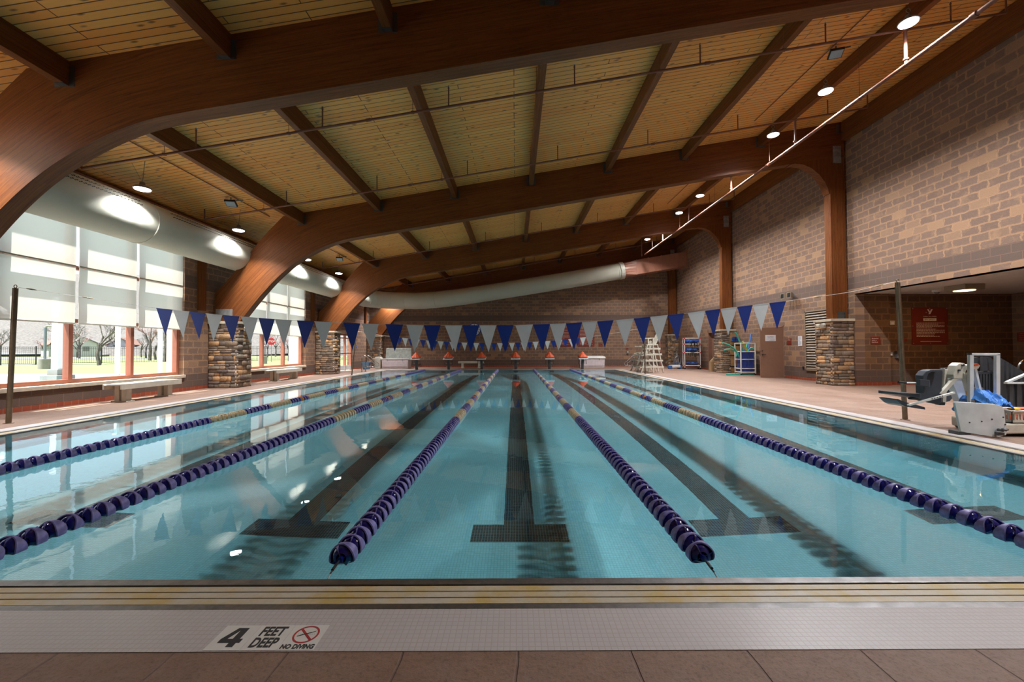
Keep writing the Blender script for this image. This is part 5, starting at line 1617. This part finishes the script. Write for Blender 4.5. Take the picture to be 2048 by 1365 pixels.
nd = [('noodle', (-.1, 0, .2), (-.25, -.1, 1.35), (-1.05, -.15, 1.47), 'teal pool noodle bending out level to the left of the cart'), ('noodle', (.0, .1, .2), (-.2, 0, 1.4), (-.98, -.1, 1.13), 'teal pool noodle drooping down to the left of the cart'),
      ('noodle', (.1, .1, .2), (-.05, .1, 1.4), (-.38, .1, 2.0), 'teal pool noodle pointing up at the left of the cart'), ('noodleblue', (.0, -.1, .2), (.14, 0, 1.3), (.30, 0, 1.88), 'blue pool noodle pointing up at the right of the cart'),
      ('noodlelime', (.2, 0, .3), (.05, -.2, 1.15), (-.22, -.28, 1.55), 'lime green pool noodle slanting across the cart'), ('noodle', (-.1, -.1, .3), (.1, -.1, 1.45), (.28, -.2, 1.20), 'teal pool noodle folded over the cart rim at the right'),
      ('noodle', (.1, .0, .3), (.0, .1, 1.45), (.30, .2, 1.52), 'short teal noodle end resting on the right rim of the cart'), ('noodlered', (-.2, -.15, .55), (.0, -.15, .35), (.22, -.15, .28), 'red pool noodle seen through the mesh of the cart'),
      ('noodle', (-.1, .1, .3), (-.3, 0, 1.3), (-.42, -.1, .85), 'teal noodle end hanging over the left rim of the cart'), ('noodleblue', (-.12, -.2, .2), (-.1, -.2, .7), (-.12, -.18, 1.2), 'upright blue pool noodle inside the mesh of the cart')]
for m_, a, b, c, lab in nd:
    o = thing('pool_noodle', lab, 'pool noodle', (NC.x, NC.y, 0), R(-6), 'pool noodles in the cart')
    pts = []
    for k in range(13):
        u = k / 12; pts.append(tuple((1 - u) ** 2 * a[i] + 2 * u * (1 - u) * (b[i] * 1.0) + u * u * c[i] for i in range(3)))
    mb = MB(); mb.tube(pts, .034, 10); mb.build('foam', M[m_], o, smooth=True)
for k, (p, q, lab) in enumerate((((9.62, 18.7, .035), (10.9, 18.75, .035), 'teal pool noodle lying on the deck in front of the cart'), ((9.95, 18.85, .035), (11.0, 18.95, .035), 'second teal pool noodle lying on the deck under the cart'))):
    o = thing('pool_noodle', lab, 'pool noodle', p, 0, 'pool noodles on the deck'); mb = MB(); mb.tube([(0, 0, 0), ((q[0] - p[0]) * .5, .06, 0), (q[0] - p[0], q[1] - p[1], 0)], .034, 10); mb.build('foam', M['noodle'], o, smooth=True)

# ------------------------------------------------------------------ pool lift and spa steps at the right edge
L0 = Vector((6.62, 5.85, 0))
t = thing('pool_lift', 'white wheeled pool lift with a slate grey seat by the pool edge', 'pool lift', (6.62, 5.85, 0))
def pr(mb, pts, Y, d, m=0):
    """polygon traced at distance Y, d metres thick"""
    A = [at(x, y, Y) for x, y in pts]; Bq = [a + Vector((0, d, 0)) for a in A]; n = len(pts)
    mb.add(A + Bq, [tuple(range(n))[::-1], tuple(range(n, 2 * n))] + [(i, (i + 1) % n, n + (i + 1) % n, n + i) for i in range(n)], m)
mb = MB(); pr(mb, [(1909.5, 806), (1911, 804), (1950, 806), (1985, 808.5), (2000, 811), (2006, 815), (2009, 822), (2013.5, 868), (2012, 871), (1995, 876), (1958, 870), (1922, 864)], 5.62, .03); mb.build('front_cover', M['greywhite'], t, world=True, bev=.006)
mb = MB()
for x, y in ((1938.6, 845.5), (1963, 843.5), (1983.5, 839), (2006, 835), (2010, 849.5), (2011.5, 862)): c = at(x, y, 5.62); mb.cyl(c, c + Vector((0, -.008, 0)), .009, 8)
mb.build('bolts', M['ink'], t, world=True)
mb = MB(); mb.box(6.72, 7.9, 5.66, 6.35, .04, .18); mb.build('base_cart', M['offwhite'], t, world=True, bev=.02)
mb = MB(); c = at(1996, 860, 5.6); mb.tube([c, c + Vector((0, -.06, 0))], .02, 8); mb.ball(c + Vector((0, -.08, .02)), .038, .038, .018, 12); mb.box(c.x - .05, c.x + .03, 5.55, 5.6, c.z - .07, c.z - .03); mb.build('lock_knob', M['galv'], t, world=True, smooth=True)
for x, y in ((6.8, 5.8), (7.7, 5.8), (6.8, 6.3), (7.7, 6.3)):
    mb = MB(); mb.cyl((x - .025, y, .055), (x + .025, y, .055), .055, 16); mb.build('wheel', M['black'], t, world=True)
mb = MB(); mb.cyl((6.62, 5.66, .0), (6.62, 5.66, .12), .022, 10); mb.build('levelling_foot', M['galv'], t, world=True)
mb = MB(); mb.box(6.25, 6.42, 5.80, 5.95, 0, .055); mb.box(6.40, 6.8, 5.84, 5.90, .01, .04); mb.build('ground_beam', M['galv'], t, world=True, bev=.01)
# seat
SY = 6.05
mb = MB(); pr(mb, [(1844, 760), (1846, 750), (1851, 742.5), (1859, 739), (1885, 739), (1886, 745), (1883, 806), (1878, 810), (1858, 806), (1836, 801), (1824, 800), (1822, 797), (1834, 793), (1840, 786)], SY, .06); pr(mb, [(1846, 752), (1853, 743), (1862, 740), (1885, 740), (1885, 744), (1864, 744), (1857, 748), (1853, 760), (1852, 785), (1847, 788)], SY - .10, .12)
mb.build('seat_shell', M['seatgrey'], t, world=True, bev=.008)
mb = MB(); pr(mb, [(1862, 745), (1905, 742), (1909, 760), (1907, 795), (1900, 803), (1880, 808), (1864, 806)], SY + .42, .02); mb.build('seat_side', M['seatgrey'], t, world=True, bev=.008)
a = at(1797, 789, SY); b_ = at(1840, 795, SY)
mb = MB(); mb.hexa([(a.x, SY - .02, a.z - .0), (b_.x, SY - .02, b_.z - .02), (b_.x, SY + .34, b_.z - .03), (a.x, SY + .34, a.z - .02), (a.x, SY - .02, a.z + .025), (b_.x, SY - .02, b_.z + .05), (b_.x, SY + .34, b_.z + .05), (a.x, SY + .34, a.z + .025)]); mb.build('seat_pan', M['seatgrey'], t, world=True, bev=.008)
mb = MB(); pr(mb, [(1793, 800), (1797, 799), (1812, 805), (1822, 807), (1850, 815), (1851, 820), (1812, 814), (1804, 810)], SY + .02, .30); mb.build('footrest', M['seatgrey'], t, world=True, bev=.006)
mb = MB(); mb.tube([at(1812, 766, SY - .04), at(1842, 767, SY - .04)], .013, 10); mb.build('armrest_tube', M['white'], t, world=True, smooth=True)
mb = MB(); mb.tube([at(1797, 764.5, SY - .04), at(1812, 766, SY - .04)], .016, 10); mb.build('armrest_grip', M['black'], t, world=True, smooth=True)
mb = MB(); pr(mb, [(1840, 759), (1860, 761), (1860, 775), (1840, 772)], SY - .14, .06); mb.build('seat_bracket', M['seatgrey'], t, world=True, bev=.006)
mb = MB(); mb.bar(at(1816, 811, SY - .06), at(1908, 786, SY - .06), .03, .034, up=(0, 1, 0)); mb.build('footrest_arm', M['white'], t, world=True, bev=.005)
mb = MB()
for q in range(5): c = at(1864 + q * 5.2, 798.3 - q * 1.42, SY - .078); mb.cyl(c, c + Vector((0, -.004, 0)), .008, 8)
mb.build('adjustment_holes', M['ink'], t, world=True)
# arms and mast
mb = MB(); mb.bar(at(1888.5, 738, SY + .1), at(1884.5, 808, SY + .1), .05, .065, up=(0, 1, 0)); mb.build('hanger_channel', M['offwhite'], t, world=True, bev=.004)
mb = MB(); pr(mb, [(1881, 805), (1890, 805), (1890, 811), (1881, 811)], SY + .05, .08); mb.build('channel_cap', M['black'], t, world=True)
mb = MB(); pr(mb, [(1896, 737), (1925, 739), (1927, 770), (1946, 806), (1921, 806), (1905, 765)], SY + .16, .10); mb.build('mast_plate', M['greywhite'], t, world=True, bev=.006)
mb = MB(); mb.bar(at(1881, 790, SY), at(1911, 755, SY), .05, .045, up=(0, 1, 0)); mb.build('diagonal_strut', M['offwhite'], t, world=True, bev=.004)
mb = MB(); pr(mb, [(1907, 750), (1913, 732), (1920, 726), (1930, 727), (1934, 736), (1931, 748), (1927, 758), (1908, 758)], SY - .03, .12); mb.build('pivot_housing', M['offwhite'], t, world=True, bev=.01)
mb = MB(); c = at(1924.5, 731, SY - .03); mb.cyl(c, c + Vector((0, -.02, 0)), .016, 10); c = at(1917, 741, SY - .03); mb.cyl(c, c + Vector((0, -.02, 0)), .014, 10); mb.build('pivot_bolts', M['galv'], t, world=True)
mb = MB(); mb.bar(at(1927, 746, SY - .02), at(1943, 806, SY - .02), .05, .06, up=(0, 1, 0)); mb.build('lift_arm', M['offwhite'], t, world=True, bev=.004)
mb = MB(); mb.bar(at(1947, 733, SY + .05), at(1963, 803, SY + .05), .035, .05, up=(0, 1, 0)); mb.build('lift_arm', M['greywhite'], t, world=True, bev=.004)
mb = MB(); pr(mb, [(1932, 731), (1948, 729), (1957, 728), (1961, 732), (1957, 738), (1948, 739), (1934, 741)], SY + .0, .09); mb.build('control_head', M['offwhite'], t, world=True, bev=.008)
mb = MB(); pr(mb, [(1948, 728.6), (1956.5, 727.8), (1958, 731.5), (1950, 732.8)], SY - .012, .02); mb.build('orange_sticker', M['orange'], t, world=True)
mb = MB(); pr(mb, [(1896, 736.3), (1913, 736.3), (1914, 739), (1895, 739)], SY + .15, .12); mb.build('top_cover', M['seatgrey'], t, world=True)
mb = MB(); pr(mb, [(1952, 775), (1967, 776), (1969, 806), (1955, 806)], SY + .14, .16); mb.build('battery_box', M['fixture'], t, world=True, bev=.006)
mb = MB(); mb.bar(at(1931.5, 783, SY - .05), at(1937, 796, SY - .05), .008, .01, up=(0, 1, 0)); mb.build('warning_tag', M['yellow'], t, world=True)

t = thing('portable_frame', 'white rectangular tubular frame standing behind the lift cover', 'frame', (6.95, 5.95, 0))
FYY = 5.95
mb = MB(); pr(mb, [(1940, 709), (1948, 709), (1948, 815), (1940, 815)], FYY, .04); mb.build('upright', M['greywhite'], t, world=True, bev=.004)
mb = MB(); pr(mb, [(1993, 709), (2001, 709), (2001, 815), (1993, 815)], FYY, .04); mb.build('upright', M['greywhite'], t, world=True, bev=.004)
mb = MB(); pr(mb, [(1944, 707), (2001, 707), (2001, 711.5), (1944, 711.5)], FYY, .04); mb.build('top_rail', M['greywhite'], t, world=True, bev=.004)
mb = MB(); pr(mb, [(1948, 712), (1993, 712), (1993, 714), (1948, 714)], FYY + .05, .03); mb.build('inner_rail', M['seatgrey'], t, world=True)
mb = MB(); pr(mb, [(1939.5, 706.5), (1944, 706.5), (1944, 710.5), (1939.5, 710.5)], FYY - .002, .044); mb.build('end_cap', M['black'], t, world=True)
mb = MB(); a = at(1940, 815, FYY); b_ = at(2001, 815, FYY); mb.box(a.x, a.x + .055, FYY, FYY + .04, 0, a.z + .01); mb.box(b_.x - .055, b_.x, FYY, FYY + .04, 0, b_.z + .01); mb.build('foot', M['greywhite'], t, world=True)

GY = 7.3
t = thing('entry_steps', 'dark grey ribbed plastic entry steps behind the white frame', 'entry steps', (8.7, 7.6, 0))
mb = MB(); pr(mb, [(1949, 716), (1956, 715), (1971, 726), (1971, 742), (1949, 742)], GY + .3, .04); pr(mb, [(1975, 714.5), (1981, 714.5), (1987, 722), (1987, 742), (1979, 742)], GY + .3, .04); mb.build('side_gusset', M['greyply'], t, world=True)
mb = MB(); pr(mb, [(1966, 714), (1975, 714), (1975, 745), (1966, 745)], GY + .2, .05); pr(mb, [(1948, 743), (1994, 743), (1994, 749), (1948, 749)], GY + .2, .05)
for k in range(8): pr(mb, [(1949 + k * 5.8, 749), (1952.6 + k * 5.8, 749), (1952.6 + k * 5.8, 826), (1949 + k * 5.8, 826)], GY + .2, .05)
mb.build('ribbed_front', M['greyply'], t, world=True, bev=.003)
mb = MB(); pr(mb, [(1946, 748), (2002, 748), (2002, 826), (1946, 826)], GY + .27, .03); mb.build('back_skin', M['seatgrey'], t, world=True)
mb = MB()
def topy(x): return 716 + (x - 2001) * (744 - 716) / 47 if x > 2001 else 716
k = 0; x = 1999.0
while x < 2085:
    pr(mb, [(x, topy(x)), (x + 4.6, topy(x + 4.6)), (x + 4.6, 826), (x, 826)], GY + (.0 if k % 2 else .035), .06); x += 4.6; k += 1
mb.build('corrugated_side', M['greyply'], t, world=True)
t = thing('ribbed_crate', 'low dark grey ribbed crate with a pale rim in front of the entry steps', 'crate', (7.6, 6.9, 0))
mb = MB(); x = 2012.0; k = 0
while x < 2080:
    pr(mb, [(x, 767), (x + 7.5, 767), (x + 7.5, 815), (x, 815)], 6.62 + (.0 if k % 2 else .03), .05); x += 7.5; k += 1
mb.build('ribbed_wall', M['greyply'], t, world=True)
mb = MB(); a = at(2012, 815, 6.62); mb.box(a.x, a.x + .45, 6.64, 7.1, 0, a.z + .02); mb.build('base', M['greyply'], t, world=True)
mb = MB(); mb.bar(at(2011, 766.5, 6.62), at(2082, 766.5, 6.62), .05, .025); mb.bar(at(2013, 765.5, 6.64), at(2070, 741, 6.95), .04, .03); mb.build('rim', M['greywhite'], t, world=True)
t = thing('spa_handrail', 'curved stainless spa handrail at the right edge', 'handrail', (10.9, 9.0, 0))
pts = [at(2037, 800, 8.9), at(2037, 738, 8.9), at(2038.5, 730, 8.9), at(2043, 724, 8.9), at(2052, 720, 8.9), at(2075, 719, 8.9)]
pts[0].z = 0
mb = MB(); mb.tube(pts, .021, 10); mb.build('rail', M['chrome'], t, world=True, smooth=True)
# crumpled tarpaulin
mb = MB(); rnd = random.Random(11); nx_, ny_ = 44, 30
base = [(1953, 806), (1962, 801), (1970, 788), (1971, 781), (1985, 780), (1995, 783), (2009, 789), (2017, 797), (2020, 806), (2018, 812), (2013, 819)]
c0, c1 = at(1966, 810, 5.8), at(2020, 810, 5.8)
vs = []
import mathutils.noise as mn
for j in range(ny_ + 1):
    for i in range(nx_ + 1):
        u, v = i / nx_, j / ny_
        x = c0.x + (c1.x - c0.x) * u; y = 5.72 + .50 * v
        px = 1966 + 54 * u
        ty = interp([(1953, 805.5), (1962, 801), (1968, 790), (1971, 781), (1985, 780), (1995, 783), (2009, 789), (2017, 797), (2020, 808)], px)
        top = at(px, ty, 5.97).z; bot = .30
        prof = math.sin(math.pi * min(1, .12 + v * .9)) ** .7
        z = bot + (top - bot) * prof + .05 * mn.noise(Vector((u * 6, v * 4, 1.3))) + .05 * abs(mn.noise(Vector((u * 11 + v * 5, v * 9, 4.1)))) - (.02 if 0 < prof else 0)
        x += .04 * mn.noise(Vector((u * 6, v * 6, 5.0))); vs.append((x, y + .03 * mn.noise(Vector((u * 8, v * 6, 9.1))), max(z, .21)))
fs = [(j * (nx_ + 1) + i, j * (nx_ + 1) + i + 1, (j + 1) * (nx_ + 1) + i + 1, (j + 1) * (nx_ + 1) + i) for j in range(ny_) for i in range(nx_)]
mb.add(vs, fs)
o = mb.build('tarpaulin', M['tarp'], smooth=False); tag(o, 'crumpled bright blue tarpaulin heaped on the lift base', 'tarpaulin')
sd = o.modifiers.new('solid', 'SOLIDIFY'); sd.thickness = .006
# basket with pool toys
t = thing('toy_basket', 'white slotted laundry basket of toys beside the lift cover', 'basket', (7.25, 5.62, .345))
t.location = (7.17, 5.83, .183)
mb = MB(); bw, bd, bh = .62, .3, .17
def slot_side(mb, a, b, n):
    a, b = Vector(a), Vector(b); d = b - a
    up = Vector((0, 0, 1)); th = Vector((-d.y, d.x, 0)).normalized() * .008
    def slab(u0, u1, z0, z1):
        p, q = a + d * u0, a + d * u1
        mb.hexa([p + up * z0, q + up * z0, q + up * z0 + th, p + up * z0 + th, p + up * z1, q + up * z1, q + up * z1 + th, p + up * z1 + th])
    slab(0, 1, 0, .045); slab(0, 1, bh - .045, bh)
    for k in range(n + 1): slab(max(0, (k - .28) / n), min(1, (k + .28) / n), .045, bh - .045)
slot_side(mb, (-bw / 2, -bd / 2, 0), (bw / 2, -bd / 2, 0), 14); slot_side(mb, (-bw / 2, bd / 2, 0), (-bw / 2, -bd / 2, 0), 7); slot_side(mb, (bw / 2, bd / 2, 0), (-bw / 2, bd / 2, 0), 14)
mb.box(-bw / 2, bw / 2, -bd / 2, bd / 2, 0, .01); mb.build('basket_wall', M['offwhite'], t)
mb = MB()
for p, q in (((-bw / 2 - .01, -bd / 2 - .01), (bw / 2 + .01, -bd / 2 - .01)), ((-bw / 2 - .01, bd / 2 + .01), (bw / 2 + .01, bd / 2 + .01)), ((-bw / 2 - .01, -bd / 2 - .01), (-bw / 2 - .01, bd / 2 + .01))): mb.bar((p[0], p[1], bh), (q[0], q[1], bh), .03, .018)
mb.build('rim', M['white'], t, bev=.004)
bz = .183
for nm, lab, c, r3, m_ in (('toy_ring', 'flat orange toy on top of the basket', (.02, -.02, .185), (.11, .06, .02), 'orange'), ('toy_ring', 'yellow toy on top of the basket by the tarpaulin', (-.14, -.03, .18), (.08, .05, .02), 'yellow'), ('toy_ball', 'red toy seen through the basket slots', (-.02, -.05, .08), (.09, .07, .06), 'red'), ('toy_ball', 'orange toy seen through the basket slots at the left', (-.2, -.05, .07), (.06, .06, .05), 'orange')):
    o = thing(nm, lab, 'toy', (t.location.x + c[0], t.location.y + c[1], bz + c[2])); mb = MB(); mb.ball((0, 0, 0), *r3, n=12); mb.build('body', M[m_], o, smooth=True)

# ------------------------------------------------------------------ outside the windows
mb = MB(); mb.quad((-200, -60, -.12), (-13.0, -60, -.12), (-13.0, 260, -.12), (-200, 260, -.12)); lawn = struct('lawn', mb, M['grass'], recalc=False)
mb = MB(); mb.box(-60, WL - .21, -60, 24.0, -.3, -.10); mb.box(-13.5, WL - .21, 24.0, 60, -.3, -.10); struct('outside_paving', mb, M['paving'])
mb = MB(); mb.box(-40, -14.5, 3, 21.5, -.099, -.09); struct('outside_splash_pad', mb, M['splash'])
mb = MB(); mb.box(-190, -24, 66, 74, -.12, -.06); mb.box(-190, -40, 40, 41.2, -.12, -.08); struct('road', mb, M['road'])
# rising ground beyond
mb = MB()
N = 30
for i in range(N):
    for j in range(8):
        def Q(i_, j_):
            x = -330 + i_ * 14; y = 95 + j_ * 22
            return (x, y, -.2 + j_ * j_ * .42 + j_ * 3.2 + 2.2 * mn.noise(Vector((x * .03, y * .03, 0))))
        mb.quad(Q(i, j), Q(i + 1, j), Q(i + 1, j + 1), Q(i, j + 1))
struct('hillside', mb, plain('hazy spring hillside', (0.125, 0.115, 0.115), 0.95, var=.35, scale=2.0), smooth=True, recalc=False, auto=False)
# projecting wing of the building beyond each window bay
for k, (y, lab) in enumerate(((13.3, 'pale block buttress outside, right of the nearest window bay'), (20.5, 'pale block buttress outside, right of the second window bay'))):
    o = thing('outside_buttress', lab, 'outside wall', (-10.8, y + .25, 0)); mb = MB(); mb.box(-.55, .50, -.2, .25, -.12, 5.2); mb.build('wall', M['extwall'], o)
# pergola: posts and beam
def ppost(x, y, lab, w=.16, h=3.4, mat='postwhite'):
    o = thing('pergola_post', lab, 'post', (x, y, -.1), 0, 'white pergola posts outside'); mb = MB(); mb.box(-w / 2, w / 2, -w / 2, w / 2, 0, h); mb.build('shaft', M[mat], o, bev=.01)
    mb = MB(); mb.box(-w * .8, w * .8, -w * .8, w * .8, h - .1, h); mb.build('capital', M[mat], o); return o
ppost(-21.6, 22.3, 'white pergola post seen through the middle pane of the nearest window')
ppost(-19.3, 22.3, 'white pergola post seen through the far pane of the nearest window')
t = thing('pergola_column', 'thick white and grey pergola column on a stone plinth outside the nearest window', 'column', (-17.6, 15.8, -.1))
mb = MB(); mb.box(-.13, .13, -.13, .13, .60, 3.4); mb.build('shaft', M['postwhite'], t, bev=.01)
mb = MB(); mb.box(-.20, .20, -.20, .20, .40, .62); mb.build('collar', M['concrete'], t, bev=.01)
mb = MB(); mb.box(-.33, .33, -.33, .33, 0, .40); mb.build('plinth', M['concrete'], t, bev=.01)
t = thing('pergola_canopy', 'white arched pergola beam outside under the shade line', 'canopy', (-19.5, 15.8, 2.6))
mb = MB(); pts = []
for k in range(13): a = math.pi * k / 12; pts.append((-1.9 + 1.9 * -math.cos(a) + 1.9 - 0.0, 0, .55 * math.sin(a)))
mb.tube([(-3.9 + p[0] * 1.0 + 1.9, 0, p[2]) for p in pts], .09, 8); mb.tube([(p[0] + 1.9 - 3.9 - 4, 0, p[2]) for p in pts], .09, 8); mb.build('beam', M['postwhite'], t)
# lamp posts
def street(x, y, h, lab, arm):
    o = thing('street_lamp', lab, 'lamp post', (x, y, -.12), 0, 'lamp posts outside')
    mb = MB(); mb.cyl((0, 0, 0), (0, 0, .75), .38, 16); mb.build('concrete_base', M['concrete'], o, smooth=True)
    mb = MB(); mb.tube([(0, 0, .75), (0, 0, h)], .085, 8); mb.build('pole', plain('blue-grey steel pole', (0.16, .19, .22), .5), o, smooth=True)
    mb = MB()
    if arm: mb.tube([(0, 0, h - .02), (.1, 0, h + .12), (1.5, 0, h + .2)], .07, 8); mb.box(1.2, 2.1, -.15, .15, h + .1, h + .22)
    else: mb.box(-.15, .15, -.1, .1, 2.2, 2.8)
    mb.build('arm' if arm else 'junction_box', M['galvlt'], o)
street(-35.3, 30.8, 3.1, 'grey lamp post with a horizontal arm on the lawn left of the thick column', True)
street(-24.6, 40.0, 6.5, 'grey lamp post on a concrete base seen left of the stop sign', False)
street(-17.6, 34.8, 6.5, 'grey lamp post on a concrete base seen right of the stop sign', False)
# stop sign
t = thing('stop_sign', 'red octagonal stop sign beyond the fence outside the second window', 'road sign', (-26.4, 44.4, -.1))
mb = MB(); mb.tube([(0, 0, 0), (0, .03, 2.5)], .03, 6); mb.build('post', M['galvlt'], t)
oc = [(.40 * math.cos(R(22.5 + 45 * k)), .40 * math.sin(R(22.5 + 45 * k))) for k in range(8)]
Qr = Matrix.Rotation(R(30), 3, 'Z')
mb = MB(); mb.prism(oc, lambda u, v, q: tuple(Qr @ Vector((u, q, 2.25 + v))), -.01, .01); mb.build('plate', M['stopred'], t)
text('lettering', 'STOP', .30, t, tuple(Qr @ Vector((0, -.02, 2.25))), (R(90), 0, R(30)), M['paper'], ext=.002, bold=.004)
# iron fence around the lawn
def fence(label, p, q, post_gap=2.4):
    p, q = Vector(p), Vector(q); d = q - p; L = d.length; u = d / L
    t = thing('iron_fence', label, 'fence', p, 0, 'black iron fence outside')
    mb = MB()
    for z in (.15, 1.55, 1.72): mb.bar(p + Vector((0, 0, z)), q + Vector((0, 0, z)), .03, .035)
    mb.build('rails', M['blackmetal'], t, world=True)
    mb = MB(); k = 0.0
    while k < L: c = p + u * k; mb.bar(c + Vector((0, 0, .1)), c + Vector((0, 0, 1.74)), .016, .016); k += .14
    f = mb.build('pickets', M['blackmetal'], t, world=True); f['kind'] = 'stuff'
    k = 0.0
    while k <= L: mb = MB(); c = p + u * k; mb.bar(c, c + Vector((0, 0, 1.82)), .07, .07); mb.build('post', M['blackmetal'], t, world=True); k += post_gap
fence('black iron picket fence across the lawn outside the nearest window', (-62, 33, -.12), (-25, 50, -.12))
fence('black iron picket fence across the lawn outside the second window', (-24.5, 50.0, -.12), (-10.5, 47, -.12))
# trees
def tree_mesh(seed, twig, H=7.0, leafy=None):
    rnd = random.Random(seed); tr, tw = MB(), MB()
    def grow(p, d, L, r, lev):
        q = p + d * L; m = (p + q) / 2 + Vector((rnd.uniform(-1, 1), rnd.uniform(-1, 1), 0)) * L * .06
        (tr if lev < 2 else tw).tube([p, m, q], [r, r * .85, r * .65], 5 if lev < 2 else 3, caps=False)
        if lev >= 5: return
        for _ in range(3 if lev < 4 else 4):
            nd_ = (d + Vector((rnd.uniform(-1, 1), rnd.uniform(-1, 1), rnd.uniform(-.25, .7))) * (.75 if lev else .95)).normalized()
            grow(p + d * L * rnd.uniform(.55, 1.0), nd_, L * rnd.uniform(.55, .78), r * .55, lev + 1)
    grow(Vector((0, 0, 0)), Vector((0, 0, 1)), H * .26, H * .020, 0)
    if leafy:
        for _ in range(900):
            v = Vector((rnd.gauss(0, 1), rnd.gauss(0, 1), rnd.gauss(0, 1))).normalized() * rnd.uniform(.5, 1) * H * .32; c = Vector((0, 0, H * .62)) + v
            a = Vector((rnd.uniform(-1, 1), rnd.uniform(-1, 1), rnd.uniform(-1, 1))).normalized() * H * .022; b = a.orthogonal().normalized() * H * .02
            tw.add([c - a, c - b, c + a, c + b], [(0, 1, 2, 3)])
    return tr.mesh('trunk', [M['bark']]), tw.mesh('crown', [twig])
kinds = [tree_mesh(1, M['twig']), tree_mesh(2, M['twig'], 7.5), tree_mesh(3, M['twigred']), tree_mesh(4, M['leafgreen'], 6.5, True), tree_mesh(5, M['blossom'], 4.0, True)]
words = ['bare grey spring tree', 'tall bare grey tree', 'budding reddish tree', 'young green leafing tree', 'small magenta blossoming tree']
protos = {}
rnd = random.Random(21)
spots = [(-38, 37.5, 1, 1.05, 'at the fence in the middle pane of the nearest window'), (-60, 44, 0, 1.0, 'behind the fence at the left edge of the nearest window'), (-52, 41, 2, .55, 'low by the lamp post with an arm')]
for k in range(110):
    a = R(rnd.uniform(93, 157)) ; dist = rnd.uniform(60, 118)
    x, y = dist * math.cos(a), dist * math.sin(a) * 1.0
    if x > -12 or any(math.hypot(x - q[0], y - q[1]) < 4.5 for q in spots): continue
    kd = rnd.choice((0, 1, 0, 2, 1, 3, 0, 2, 1)); spots.append((x, y, kd, rnd.uniform(.9, 1.7), None))
spots += [(-62, 82, 4, 1.3, 'behind the fence at the right of the nearest window'), (-28, 58, 1, .95, 'behind the stop sign'), (-22, 60, 0, 1.0, 'right of the stop sign in the second window')]
ds = ['far', 'middle distance', 'nearer']
seen = {}
ORD = [str(0)] and [a_ + b_ for a_ in ('', 'twenty-') for b_ in ('first', 'second', 'third', 'fourth', 'fifth', 'sixth', 'seventh', 'eighth', 'ninth', 'tenth', 'eleventh', 'twelfth', 'thirteenth', 'fourteenth', 'fifteenth', 'sixteenth', 'seventeenth', 'eighteenth', 'nineteenth', 'twentieth')]
spots.sort(key=lambda q: -math.atan2(-q[0], q[1]))
for (x, y, kd, s_, lab) in spots:
    if lab is None:
        ang = math.degrees(math.atan2(-x, y)); win = 'nearest' if ang > 36 else ('second' if ang > 23 else 'glazed door')
        seen[win] = seen.get(win, -1) + 1
        lab = 'in hazy belt, %s from left through the %s' % (ORD[seen[win]], win + (' window' if win != 'glazed door' else ''))
    full = words[kd] + ' ' + lab
    if kd not in protos:
        t = thing('tree', full, 'tree', (x, y, -.1), rnd.uniform(0, 6), 'trees outside'); protos[kd] = t
        for nm, me in zip(('trunk', 'crown'), kinds[kd]):
            o = bpy.data.objects.new(nm, me); o.parent = t; col.objects.link(o)
    else: t = copy_tree(protos[kd], loc=(x, y, -.1), rz=rnd.uniform(0, 6), label=full)
    t.scale = (s_, s_, s_)
# houses beyond the road
def house(label, x, y, w, d, h, rz, roof):
    t = thing('house', label, 'house', (x, y, -.1), rz, 'houses beyond the road')
    mb = MB(); mb.box(-w / 2, w / 2, -d / 2, d / 2, 0, h); mb.add([(-w / 2, -d / 2, h), (w / 2, -d / 2, h), (0, -d / 2, h + w * .3), (-w / 2, d / 2, h), (w / 2, d / 2, h), (0, d / 2, h + w * .3)], [(0, 1, 2), (3, 5, 4)]); mb.build('walls', M['siding'], t)
    mb = MB(); mb.hexa([(-w / 2 - .4, -d / 2 - .4, h - .2), (0, -d / 2 - .4, h + w * .3), (0, d / 2 + .4, h + w * .3), (-w / 2 - .4, d / 2 + .4, h - .2), (-w / 2 - .4, -d / 2 - .4, h), (0, -d / 2 - .4, h + w * .3 + .2), (0, d / 2 + .4, h + w * .3 + .2), (-w / 2 - .4, d / 2 + .4, h)])
    mb.hexa([(0, -d / 2 - .4, h + w * .3), (w / 2 + .4, -d / 2 - .4, h - .2), (w / 2 + .4, d / 2 + .4, h - .2), (0, d / 2 + .4, h + w * .3), (0, -d / 2 - .4, h + w * .3 + .2), (w / 2 + .4, -d / 2 - .4, h), (w / 2 + .4, d / 2 + .4, h), (0, d / 2 + .4, h + w * .3 + .2)]); mb.build('roof', M[roof], t)
    for k in (-1, 1):
        mb = MB(); mb.box(k * w * .25 - .5, k * w * .25 + .5, -d / 2 - .03, -d / 2, h * .4, h * .75); mb.build('window', M['fixture'], t)
house('white gabled house with a grey roof beyond the road in the middle pane', -98, 92, 6.5, 7, 3.0, R(40), 'roofgrey')
house('brown-roofed house beside the white gabled one', -106, 96, 5.5, 6, 2.6, R(60), 'roofred')
house('distant pale house between the trees at the right of the nearest window', -104, 110, 5.5, 6, 2.8, R(20), 'roofred')
